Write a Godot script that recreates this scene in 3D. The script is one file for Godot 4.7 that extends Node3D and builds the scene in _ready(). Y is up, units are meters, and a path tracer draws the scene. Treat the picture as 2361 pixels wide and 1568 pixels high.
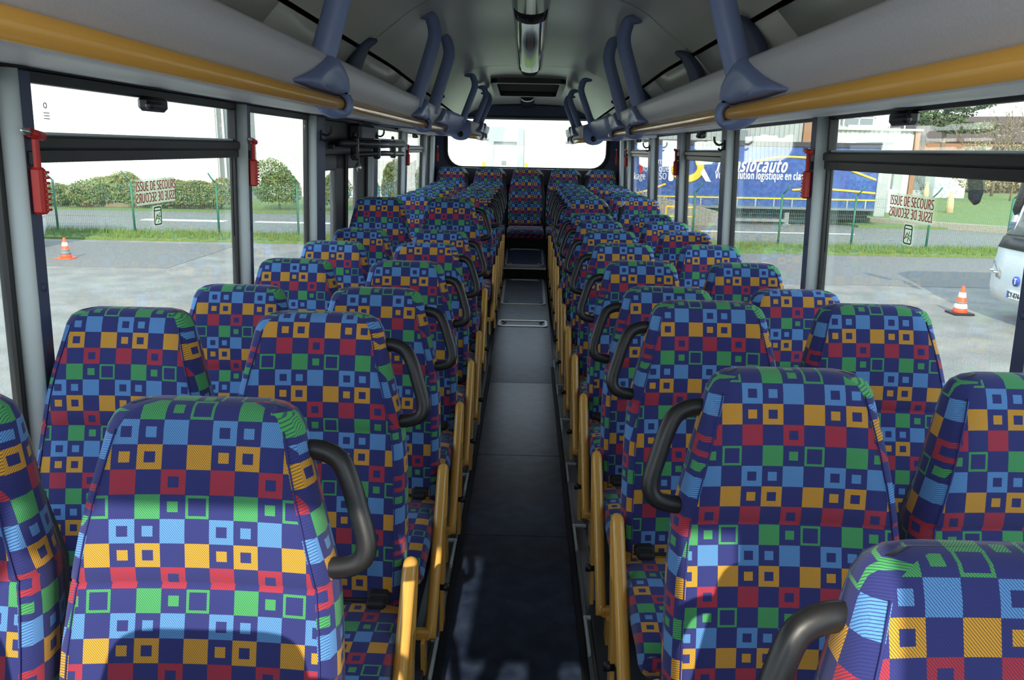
extends Node3D
# Interior of a school coach seen from beside the driver, looking to the rear bench. x to the picture's right, y up, the aisle runs along -z.

const F := 1800.0                      # focal length in pixels of a 2361 x 1568 frame
const EYE := Vector3(0.015, 1.65, 0.0)
const G := -1.1                        # the yard outside
const AX := Vector3(0.99962, 0.01865, -0.02024)
const AY := Vector3(-0.02292, 0.97126, -0.2369)
const AZ := Vector3(0.01524, 0.23727, 0.97132)
const TILE := 0.158
const LEAN := 0.035                    # the side walls lean in towards the roof
var M := {}
var used := {}
var rng := RandomNumberGenerator.new()

# ---------------------------------------------------------------- helpers
func ray(px: float, py: float) -> Vector3:
	return AX * ((px - 1180.5) / F) - AY * ((py - 784.0) / F) - AZ
func gp(px: float, py: float) -> Vector3:         # point of the yard under a pixel
	var d := ray(px, py)
	return EYE + d * ((G - EYE.y) / d.y)
func zp(px: float, py: float, z: float) -> Vector3:   # point at a known distance
	var d := ray(px, py)
	return EYE + d * ((z - EYE.z) / d.z)
func xp(px: float, py: float, x: float) -> Vector3:   # point on a side wall
	var d := ray(px, py)
	return EYE + d * ((x - EYE.x) / d.x)

func numbered(parent: Node, called: String) -> String:
	var key := str(parent.get_instance_id()) + called
	var n: int = used.get(key, 0)
	used[key] = n + 1
	return called if n == 0 else "%s_%03d" % [called, n]
func tag(o: Node, label: String, category: String, group := "", kind := "") -> Node:
	if label: o.set_meta("label", label)
	if category: o.set_meta("category", category)
	if group: o.set_meta("group", group)
	if kind: o.set_meta("kind", kind)
	return o
func thing(called: String, label: String, category: String, at := Vector3.ZERO, group := "") -> Node3D:
	var o := Node3D.new()
	o.name = numbered(self, called)
	o.position = at
	add_child(o)
	tag(o, label, category, group)
	return o
func put(st, called: String, mat: Material, parent: Node = self, at := Vector3.ZERO, basis := Basis()) -> MeshInstance3D:
	var o := MeshInstance3D.new()
	o.name = numbered(parent, called)
	o.mesh = fin(st) if st is SurfaceTool else st
	o.material_override = mat
	o.transform = Transform3D(basis, at)
	parent.add_child(o, true)
	return o
func struct(st, called: String, mat: Material, label := "") -> MeshInstance3D:
	var o := put(st, called, mat)
	o.set_meta("kind", "structure")
	if label: o.set_meta("label", label)
	return o
func group_struct(called: String, label := "") -> Node3D:
	var o := Node3D.new()
	o.name = numbered(self, called)
	add_child(o)
	o.set_meta("kind", "structure")
	if label: o.set_meta("label", label)
	return o
func copy(o: Node3D, called: String, at: Vector3, label := "", group := "") -> Node3D:
	var c: Node3D = o.duplicate()
	c.name = numbered(self, called)
	add_child(c)
	c.position = at
	if label: c.set_meta("label", label)
	if group: c.set_meta("group", group)
	return c

# ---------------------------------------------------------------- shapes
func S(smooth := false) -> SurfaceTool:
	var st := SurfaceTool.new()
	st.begin(Mesh.PRIMITIVE_TRIANGLES)
	st.set_smooth_group(0 if smooth else -1)
	return st
func fin(st: SurfaceTool) -> ArrayMesh:
	st.generate_normals()
	return st.commit()
func tri(st: SurfaceTool, a: Vector3, b: Vector3, c: Vector3, ua := Vector2.ZERO, ub := Vector2.ZERO, uc := Vector2.ZERO) -> void:
	st.set_uv(ua); st.add_vertex(a)
	st.set_uv(ub); st.add_vertex(b)
	st.set_uv(uc); st.add_vertex(c)
func quad(st: SurfaceTool, a: Vector3, b: Vector3, c: Vector3, d: Vector3) -> void:
	tri(st, a, b, c); tri(st, a, c, d)
func quad_out(st: SurfaceTool, a: Vector3, b: Vector3, c: Vector3, d: Vector3, ref: Vector3, u: Array = []) -> void:
	var n := (c - a).cross(b - a)
	if n.length_squared() < 1e-16: n = (d - a).cross(c - a)
	if u.is_empty(): u = [Vector2.ZERO, Vector2.ZERO, Vector2.ZERO, Vector2.ZERO]
	if n.dot((a + b + c + d) * 0.25 - ref) >= 0.0:
		tri(st, a, b, c, u[0], u[1], u[2]); tri(st, a, c, d, u[0], u[2], u[3])
	else:
		tri(st, a, c, b, u[0], u[2], u[1]); tri(st, a, d, c, u[0], u[3], u[2])
func tri_out(st: SurfaceTool, a: Vector3, b: Vector3, c: Vector3, ref: Vector3, ua := Vector2.ZERO, ub := Vector2.ZERO, uc := Vector2.ZERO) -> void:
	if (c - a).cross(b - a).dot((a + b + c) / 3.0 - ref) >= 0.0: tri(st, a, b, c, ua, ub, uc)
	else: tri(st, a, c, b, ua, uc, ub)
func box(st: SurfaceTool, at: Vector3, size: Vector3, c := 0.0, bs := Basis()) -> SurfaceTool:
	var h := size * 0.5
	c = minf(c, minf(h.x, minf(h.y, h.z)) * 0.95)
	var P := func(sx: float, sy: float, sz: float, k: int) -> Vector3:
		var v := Vector3(sx * (h.x - c), sy * (h.y - c), sz * (h.z - c))
		v[k] = [sx, sy, sz][k] * h[k]
		return at + bs * v
	for k in 3:
		var i := (k + 1) % 3
		var j := (k + 2) % 3
		for s in [-1.0, 1.0]:
			var q := []
			for w in [[-1.0, -1.0], [1.0, -1.0], [1.0, 1.0], [-1.0, 1.0]]:
				var g := [0.0, 0.0, 0.0]
				g[k] = s; g[i] = w[0]; g[j] = w[1]
				q.append(P.call(g[0], g[1], g[2], k))
			quad_out(st, q[0], q[1], q[2], q[3], at)
	if c > 0.0:
		for k in 3:
			var i := (k + 1) % 3
			var j := (k + 2) % 3
			for w in [[-1.0, -1.0], [1.0, -1.0], [1.0, 1.0], [-1.0, 1.0]]:
				var g := [0.0, 0.0, 0.0]
				var e := [0.0, 0.0, 0.0]
				g[k] = -1.0; g[i] = w[0]; g[j] = w[1]
				e[k] = 1.0; e[i] = w[0]; e[j] = w[1]
				quad_out(st, P.call(g[0], g[1], g[2], i), P.call(g[0], g[1], g[2], j), P.call(e[0], e[1], e[2], j), P.call(e[0], e[1], e[2], i), at)
		for sx in [-1.0, 1.0]:
			for sy in [-1.0, 1.0]:
				for sz in [-1.0, 1.0]:
					tri_out(st, P.call(sx, sy, sz, 0), P.call(sx, sy, sz, 1), P.call(sx, sy, sz, 2), at)
	return st
func loft(st: SurfaceTool, rings: Array, closed := true, cap := true, inner = null) -> SurfaceTool:
	for i in rings.size() - 1:
		var a: PackedVector3Array = rings[i]
		var b: PackedVector3Array = rings[i + 1]
		var ref := Vector3.ZERO
		for p in a: ref += p
		for p in b: ref += p
		ref /= a.size() + b.size()
		if inner != null: ref = inner
		for j in (a.size() if closed else a.size() - 1):
			var k := (j + 1) % a.size()
			quad_out(st, a[j], a[k], b[k], b[j], ref)
	if cap:
		var mid := Vector3.ZERO
		for r in rings: mid += r[0]
		mid = Vector3.ZERO
		var n := 0
		for r in rings:
			for p in r:
				mid += p; n += 1
		mid /= n
		for r in [rings[0], rings[-1]]:
			var c := Vector3.ZERO
			for p in r: c += p
			c /= r.size()
			for j in r.size(): tri_out(st, c, r[j], r[(j + 1) % r.size()], mid)
	return st
func tube(st: SurfaceTool, pts: Array, r, n := 8, flat := 1.0, up := Vector3.ZERO) -> SurfaceTool:
	var rings := []
	var side := Vector3.ZERO
	for i in pts.size():
		var d: Vector3 = ((pts[mini(i + 1, pts.size() - 1)] as Vector3) - (pts[maxi(i - 1, 0)] as Vector3)).normalized()
		if side == Vector3.ZERO:
			side = up if up != Vector3.ZERO else (Vector3.UP if absf(d.y) < 0.9 else Vector3.RIGHT)
		side = (side - d * side.dot(d)).normalized()
		var o := d.cross(side)
		var rr: float = r[i] if r is Array else r
		var ring := PackedVector3Array()
		for k in n:
			var t := TAU * k / n
			ring.append(pts[i] + side * cos(t) * rr * flat + o * sin(t) * rr)
		rings.append(ring)
	return loft(st, rings)
func bend(pts: Array, steps := 6) -> Array:        # a smooth line through the points
	var out := []
	for i in pts.size() - 1:
		var a: Vector3 = pts[maxi(i - 1, 0)]
		var b: Vector3 = pts[i]
		var c: Vector3 = pts[i + 1]
		var d: Vector3 = pts[mini(i + 2, pts.size() - 1)]
		for k in steps: out.append(b.cubic_interpolate(c, a, d, float(k) / steps))
	out.append(pts[-1])
	return out
func extr(st: SurfaceTool, poly: PackedVector2Array, d0: float, d1: float, tf := Transform3D()) -> SurfaceTool:
	var area := 0.0
	for i in poly.size(): area += poly[i].cross(poly[(i + 1) % poly.size()])
	if area < 0.0: poly.reverse()
	for i in poly.size():
		var p := poly[i]
		var q := poly[(i + 1) % poly.size()]
		quad(st, tf * Vector3(p.x, p.y, d1), tf * Vector3(q.x, q.y, d1), tf * Vector3(q.x, q.y, d0), tf * Vector3(p.x, p.y, d0))
	var ix := Geometry2D.triangulate_polygon(poly)
	for i in range(0, ix.size(), 3):
		var a := poly[ix[i]]
		var b := poly[ix[i + 1]]
		var c := poly[ix[i + 2]]
		if (b - a).cross(c - a) > 0.0:
			var s := b; b = c; c = s
		tri(st, tf * Vector3(a.x, a.y, d1), tf * Vector3(b.x, b.y, d1), tf * Vector3(c.x, c.y, d1))
		tri(st, tf * Vector3(a.x, a.y, d0), tf * Vector3(c.x, c.y, d0), tf * Vector3(b.x, b.y, d0))
	return st
func lathe(st: SurfaceTool, prof: Array, at := Vector3.ZERO, n := 16) -> SurfaceTool:   # profile of (radius, height)
	var rings := []
	for p in prof:
		var ring := PackedVector3Array()
		for k in n: ring.append(at + Vector3(cos(TAU * k / n) * p[0], p[1], sin(TAU * k / n) * p[0]))
		rings.append(ring)
	return loft(st, rings)
func rrect(w: float, h: float, r: float, n := 4, at := Vector2.ZERO) -> PackedVector2Array:
	var out := PackedVector2Array()
	for q in 4:
		var c := Vector2([1, -1, -1, 1][q] * (w / 2 - r), [1, 1, -1, -1][q] * (h / 2 - r))
		for k in n + 1:
			var t := PI / 2 * (q + float(k) / n)
			out.append(at + c + Vector2(cos(t), sin(t)) * r)
	return out
func ring_frame(st: SurfaceTool, outer: PackedVector2Array, inner: PackedVector2Array, d0: float, d1: float, tf := Transform3D()) -> SurfaceTool:   # a flat frame between two outlines of equal count
	var n := outer.size()
	for i in n:
		var j := (i + 1) % n
		var o0 := outer[i]
		var o1 := outer[j]
		var i0 := inner[i]
		var i1 := inner[j]
		var mid := tf * Vector3((o0.x + o1.x + i0.x + i1.x) / 4, (o0.y + o1.y + i0.y + i1.y) / 4, (d0 + d1) / 2)
		var P := func(p: Vector2, d: float) -> Vector3: return tf * Vector3(p.x, p.y, d)
		quad_out(st, P.call(o0, d1), P.call(o1, d1), P.call(i1, d1), P.call(i0, d1), mid)
		quad_out(st, P.call(o0, d0), P.call(o1, d0), P.call(i1, d0), P.call(i0, d0), mid)
		quad_out(st, P.call(o0, d0), P.call(o1, d0), P.call(o1, d1), P.call(o0, d1), mid)
		quad_out(st, P.call(i0, d0), P.call(i1, d0), P.call(i1, d1), P.call(i0, d1), mid)
	return st
func word(text: String, height: float, bold := false, depth := 0.004, slant := 0.0) -> Mesh:
	var f := SystemFont.new()
	f.font_names = PackedStringArray(["Droid Sans"])
	f.font_weight = 700 if bold else 400
	var v := FontVariation.new()
	v.base_font = f
	v.variation_embolden = 0.0
	var t := TextMesh.new()
	t.font = v
	t.font_size = 64
	t.text = text
	t.pixel_size = height / 46.0
	t.depth = depth
	t.curve_step = 2.0
	return t

# ---------------------------------------------------------------- materials
func mat(called: String, c: Color, rough := 0.6, metal := 0.0) -> StandardMaterial3D:
	var m := StandardMaterial3D.new()
	m.resource_name = called
	m.albedo_color = c
	m.roughness = rough
	m.metallic = metal
	m.cull_mode = BaseMaterial3D.CULL_DISABLED
	M[called] = m
	return m
func c8(r: float, g: float, b: float) -> Color: return Color(r / 255.0, g / 255.0, b / 255.0)
func noise_tex(lo: Color, hi: Color, freq: float, seed_: int, size := 512, octaves := 4) -> NoiseTexture2D:
	var n := FastNoiseLite.new()
	n.seed = seed_
	n.frequency = freq
	n.fractal_octaves = octaves
	var t := NoiseTexture2D.new()
	t.width = size; t.height = size
	t.seamless = true
	t.noise = n
	var g := Gradient.new()
	g.colors = PackedColorArray([lo, hi])
	g.offsets = PackedFloat32Array([0.15, 0.85])
	t.color_ramp = g
	return t
func grained(called: String, lo: Color, hi: Color, rough: float, freq: float, scale: float, seed_: int, bump := 0.0) -> StandardMaterial3D:
	var m := mat(called, Color.WHITE, rough)
	m.albedo_texture = noise_tex(lo, hi, freq, seed_)
	m.uv1_triplanar = true
	m.uv1_world_triplanar = true
	m.uv1_scale = Vector3.ONE * scale
	if bump > 0.0:
		m.heightmap_enabled = true
		m.heightmap_texture = noise_tex(Color.BLACK, Color.WHITE, freq, seed_ + 7)
		m.heightmap_scale = bump
	return m
func fabric_texture() -> ImageTexture:
	var N := 1024
	var navy := c8(36, 42, 106)
	var hue := [c8(92, 150, 205), c8(218, 158, 32), c8(178, 46, 56), c8(72, 164, 84)]
	# each row: what stands in its four cells (0 plain, 1 full square, 2 ring, 3 small square, 4 thin ring)
	var rows := [[0, 2, 3, 1], [1, 3, 2, 0], [0, 1, 0, 2], [4, 0, 1, 3]]
	var data := PackedByteArray()
	data.resize(N * N * 3)
	var cell := N / 4
	var at := 0
	for y in N:
		var r := y / cell
		var fy: float = absf(float(y % cell) / cell - 0.5)
		for x in N:
			var k: int = rows[r][x / cell]
			var fx: float = absf(float(x % cell) / cell - 0.5)
			var m: float = maxf(fx, fy)
			var on := false
			match k:
				1: on = true
				2: on = m > 0.22
				3: on = m < 0.215
				4: on = m > 0.36 and m < 0.475
			var ph: float = fposmod(x * 44.0 / N - y * 36.0 / N, 1.0)
			var c := navy
			if on:
				c = hue[r]
				if ph < 0.32: c = c.lerp(navy, 0.62)
			elif ph < 0.3: c = navy.lightened(0.05)
			var grain := 1.0 + 0.10 * (float((x * 7919 + y * 104729 + (x * y) % 977) % 997) / 997.0 - 0.5)
			data[at] = int(clampf(c.r * grain, 0, 1) * 255); data[at + 1] = int(clampf(c.g * grain, 0, 1) * 255); data[at + 2] = int(clampf(c.b * grain, 0, 1) * 255)
			at += 3
	return ImageTexture.create_from_image(Image.create_from_data(N, N, false, Image.FORMAT_RGB8, data))
func make_materials() -> void:
	var f := mat("fabric", Color.WHITE, 0.92)
	f.albedo_texture = fabric_texture()
	f.rim_enabled = true
	f.rim = 0.25
	f.rim_tint = 0.6
	var cl := mat("clothes", Color.WHITE, 0.85)
	cl.vertex_color_use_as_albedo = true
	var fg := mat("flash_glow", Color.WHITE, 0.5)
	fg.emission_enabled = true
	fg.emission = Color.WHITE
	fg.emission_energy_multiplier = 2.0
	mat("piping", c8(40, 42, 110), 0.8)
	mat("yellow", c8(220, 166, 80), 0.2)
	mat("black_plastic", c8(30, 30, 32), 0.42)
	mat("black_rubber", c8(18, 18, 20), 0.6)
	mat("black_frame", c8(26, 26, 27), 0.4)
	mat("belt", c8(24, 24, 26), 0.7)
	mat("dark_frame", c8(46, 47, 50), 0.5)
	mat("steel", c8(190, 190, 188), 0.3, 0.9)
	mat("aluminium", c8(196, 196, 192), 0.25, 0.8)
	mat("track_grey", c8(128, 130, 130), 0.4, 0.3)
	mat("chrome", c8(225, 225, 225), 0.1, 1.0)
	mat("red_plastic", c8(196, 44, 36), 0.4)
	mat("orange", c8(232, 88, 40), 0.55)
	mat("white_paint", c8(235, 238, 236), 0.35)
	mat("slate", c8(66, 76, 104), 0.45)
	mat("slate_dark", c8(58, 62, 68), 0.5)
	mat("pillar_grey", c8(196, 206, 206), 0.5)
	mat("door_grey", c8(66, 68, 70), 0.5)
	grained("rack_grey", c8(200, 198, 204), c8(212, 210, 215), 0.42, 0.08, 3.0, 3)
	grained("ceiling_grey", c8(204, 204, 192), c8(222, 222, 210), 0.23, 0.2, 2.5, 4)
	grained("panel_grey", c8(186, 186, 178), c8(204, 204, 196), 0.36, 0.15, 2.0, 5)
	grained("blue_plastic", c8(120, 136, 182), c8(136, 152, 198), 0.42, 0.3, 6.0, 6)
	var fl := grained("vinyl", c8(36, 46, 68), c8(62, 74, 96), 0.28, 0.02, 0.9, 8)
	fl.detail_enabled = true
	fl.detail_albedo = noise_tex(c8(215, 215, 215), Color.WHITE, 0.35, 21, 512, 2)
	fl.detail_blend_mode = BaseMaterial3D.BLEND_MODE_MUL
	grained("platform_vinyl", c8(44, 48, 54), c8(62, 66, 72), 0.5, 0.1, 2.0, 9)
	mat("hatch_dark", c8(26, 26, 27), 0.9)  # black plastic; the near-black also paints the shade inside the hatch
	mat("strip_cover", c8(52, 52, 50), 0.07)
	var gl := mat("glass", Color(0.86, 0.95, 0.9, 0.03), 0.0)
	gl.transparency = BaseMaterial3D.TRANSPARENCY_ALPHA
	var gt := mat("tinted_glass", Color(0.16, 0.22, 0.22, 0.55), 0.02)
	gt.transparency = BaseMaterial3D.TRANSPARENCY_ALPHA
	var sk := mat("sticker_film", Color(0.93, 0.95, 0.86, 0.5), 0.5)
	sk.backlight_enabled = true
	sk.backlight = Color(0.9, 0.95, 0.85)
	sk.transparency = BaseMaterial3D.TRANSPARENCY_ALPHA
	var pr := mat("print_red", c8(200, 40, 36), 0.6)
	pr.backlight_enabled = true
	pr.backlight = Color(0.5, 0.1, 0.08)
	mat("print_green", c8(40, 160, 80), 0.6)
	mat("print_black", c8(22, 22, 22), 0.6)
	mat("print_white", c8(240, 240, 236), 0.6)
	mat("print_yellow", c8(240, 196, 50), 0.6)
	# outdoors
	var a := grained("asphalt", c8(130, 130, 120), c8(154, 153, 142), 0.9, 0.012, 0.16, 11)
	a.detail_enabled = true
	a.detail_albedo = noise_tex(c8(190, 190, 190), Color.WHITE, 0.4, 31, 512, 3)
	a.detail_blend_mode = BaseMaterial3D.BLEND_MODE_MUL
	grained("asphalt_dark", c8(98, 98, 92), c8(120, 120, 113), 0.9, 0.05, 0.5, 12)
	grained("road", c8(104, 104, 97), c8(130, 129, 121), 0.9, 0.04, 0.3, 13)
	grained("turf", c8(82, 104, 46), c8(118, 138, 66), 0.95, 0.06, 0.5, 14)
	grained("concrete", c8(128, 124, 110), c8(164, 158, 140), 0.9, 0.05, 0.5, 15)
	mat("blade", c8(106, 132, 58), 0.8)
	mat("corrugated", c8(214, 218, 210), 0.45)
	mat("corrugated_grey", c8(158, 166, 160), 0.45)
	mat("facade_grey", c8(112, 122, 122), 0.6)
	mat("dock_grey", c8(150, 160, 160), 0.7)
	mat("fence_green", c8(40, 104, 78), 0.5)
	mat("fence_wire", c8(86, 128, 106), 0.5)
	grained("tarpaulin", c8(38, 70, 132), c8(56, 92, 156), 0.5, 0.02, 0.4, 16)
	grained("brick", c8(128, 88, 64), c8(172, 140, 108), 0.9, 0.35, 1.2, 17)
	mat("post_beige", c8(196, 176, 132), 0.8)
	mat("dark_roof", c8(92, 84, 82), 0.8)
	mat("coach_white", c8(206, 212, 210), 0.25)
	mat("plate_blue", c8(50, 80, 170), 0.5)
	mat("lamp_glass", c8(140, 146, 146), 0.15)
	grained("bark", c8(110, 96, 78), c8(150, 136, 112), 0.9, 0.2, 1.0, 18)
	for v in [["leaf_green", 0.5], ["needle", 0.4], ["twig", 0.5]]:
		var m := mat(v[0], Color.WHITE, 0.75)
		m.vertex_color_use_as_albedo = true
		m.backlight_enabled = v[0] != "twig"
		m.backlight = Color(0.25, 0.3, 0.12)

# ---------------------------------------------------------------- seats
func backrest_mesh(T: float, du: float, dv: float) -> Array:
	var prof := [[0.0, -0.034, 0.026, 0.105], [0.005, -0.018, 0.045, 0.130], [0.016, -0.007, 0.058, 0.149], [0.036, 0.003, 0.070, 0.160], [0.085, 0.019, 0.082, 0.172], [0.14, 0.036, 0.090, 0.186],
		[0.20, 0.049, 0.094, 0.200], [0.25, 0.056, 0.096, 0.211], [0.274, 0.0575, 0.096, 0.216], [0.280, 0.0535, 0.092, 0.217], [0.286, 0.0585, 0.096, 0.218], [0.32, 0.068, 0.098, 0.222], [0.38, 0.087, 0.10, 0.227], [0.46, 0.108, 0.10, 0.230],
		[0.56, 0.128, 0.10, 0.231], [0.66, 0.141, 0.10, 0.229], [0.735, 0.146, 0.09, 0.226], [0.755, 0.136, 0.07, 0.22]]
	var st := S(true)
	var rings := []
	var seams := [[], []]
	var s := 0.0
	var ss := []
	var last := Vector2.ZERO
	for i in prof.size():
		var p: Array = prof[i]
		var y: float = T - p[0]
		var zf: float = p[1]
		var th: float = p[2]
		var w: float = p[3]
		var wf := w - 0.028
		if i > 0: s += last.distance_to(Vector2(y, zf))
		last = Vector2(y, zf)
		ss.append(s)
		var half := []
		for k in 5: half.append(Vector2(wf * k / 4.0, zf + 0.010 * pow(k / 4.0, 2) * minf(1.0, p[0] / 0.1)))
		half.append_array([Vector2(w - 0.022, half[4].y - 0.003), Vector2(w - 0.010, half[4].y - 0.010), Vector2(w, zf - 0.028 * th / 0.1), Vector2(w - 0.001, zf - th * 0.62), Vector2(w - 0.012, zf - th * 0.95), Vector2(w - 0.03, zf - th), Vector2(0, zf - th)])
		var ring := PackedVector3Array()
		for q in half: ring.append(Vector3(q.x, y, q.y))
		for k in range(half.size() - 2, 0, -1): ring.append(Vector3(-half[k].x, y, half[k].y))
		rings.append(ring)
		if i > 2:
			for e in 2: seams[e].append(Vector3((half[4].x + 0.003) * [1, -1][e], y, half[4].y + 0.0005))
	var n: int = rings[0].size()
	for i in rings.size() - 1:
		var ref := Vector3(0, rings[i][0].y, prof[i][1] - prof[i][2] * 0.5)
		for j in n:
			var k := (j + 1) % n
			var front := j < 4 or j >= n - 4
			var uv := []
			for q in [[i, j], [i, k], [i + 1, k], [i + 1, j]]:
				var v: Vector3 = rings[q[0]][q[1]]
				if front: uv.append(Vector2(v.x / TILE + 0.875 + du, (ss[q[0]] - 0.035) / TILE + dv))
				else: uv.append(Vector2(signf(v.x) * (v.z - prof[q[0]][1]) / TILE + v.x / TILE * 0.4 + 0.3, ss[q[0]] / TILE + 0.62 + dv))
			quad_out(st, rings[i][j], rings[i][k], rings[i + 1][k], rings[i + 1][j], ref, uv)
	for e in [0, -1]:
		var r: PackedVector3Array = rings[e]
		var c := Vector3(0, r[0].y, prof[e][1] - prof[e][2] / 2)
		for j in n: tri_out(st, c, r[j], r[(j + 1) % n], Vector3(0, T - 0.4, 0), Vector2(c.x, -c.z) / TILE + Vector2(0.875, 0.6), Vector2(r[j].x, -r[j].z) / TILE + Vector2(0.875, 0.6), Vector2(r[(j + 1) % n].x, -r[(j + 1) % n].z) / TILE + Vector2(0.875, 0.6))
	return [fin(st), fin(tube(S(true), seams[0], 0.0016, 5)), fin(tube(S(true), seams[1], 0.0016, 5))]
func cushion_mesh(w: float, top: float, h: float, z0: float, z1: float) -> ArrayMesh:
	var st := S(true)
	var rings := []
	var us := []
	for e in [[0.0, 0.55], [0.012, 0.9], [0.04, 1.0], [0.2, 1.0], [0.35, 1.0], [z1 - z0 - 0.05, 1.0], [z1 - z0 - 0.02, 0.88], [z1 - z0 - 0.004, 0.62], [z1 - z0, 0.3]]:
		var ring := PackedVector3Array()
		var prof := rrect(w * (0.97 + 0.03 * e[1]), h * e[1], minf(0.035, h * e[1] * 0.48), 4)
		for p in prof: ring.append(Vector3(p.x, top - h / 2 + p.y - (0.012 if e[0] > z1 - z0 - 0.06 else 0.0) + 0.01 * sin(e[0] * 6.0) * (1.0 if p.y > 0 else 0.0), z0 + e[0]))
		rings.append(ring)
	var n: int = rings[0].size()
	for i in rings.size() - 1:
		var ref := Vector3(0, top - h / 2, (rings[i][0].z + rings[i + 1][0].z) / 2)
		for j in n:
			var k := (j + 1) % n
			var uv := []
			for q in [rings[i][j], rings[i][k], rings[i + 1][k], rings[i + 1][j]]: uv.append(Vector2(q.x / TILE + 0.875, (q.z - 1.3 * q.y) / TILE))
			quad_out(st, rings[i][j], rings[i][k], rings[i + 1][k], rings[i + 1][j], ref, uv)
	for e in [0, -1]:
		var c := Vector3.ZERO
		for p in rings[e]: c += p
		c /= n
		for j in n: tri_out(st, c, rings[e][j], rings[e][(j + 1) % n], Vector3(0, top - h / 2, (z0 + z1) / 2), Vector2(c.x, -c.y) / TILE, Vector2(rings[e][j].x, -rings[e][j].y) / TILE, Vector2(rings[e][(j + 1) % n].x, -rings[e][(j + 1) % n].y) / TILE)
	return fin(st)
const SEAT_T := 1.15
var seat_parts := {}
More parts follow.
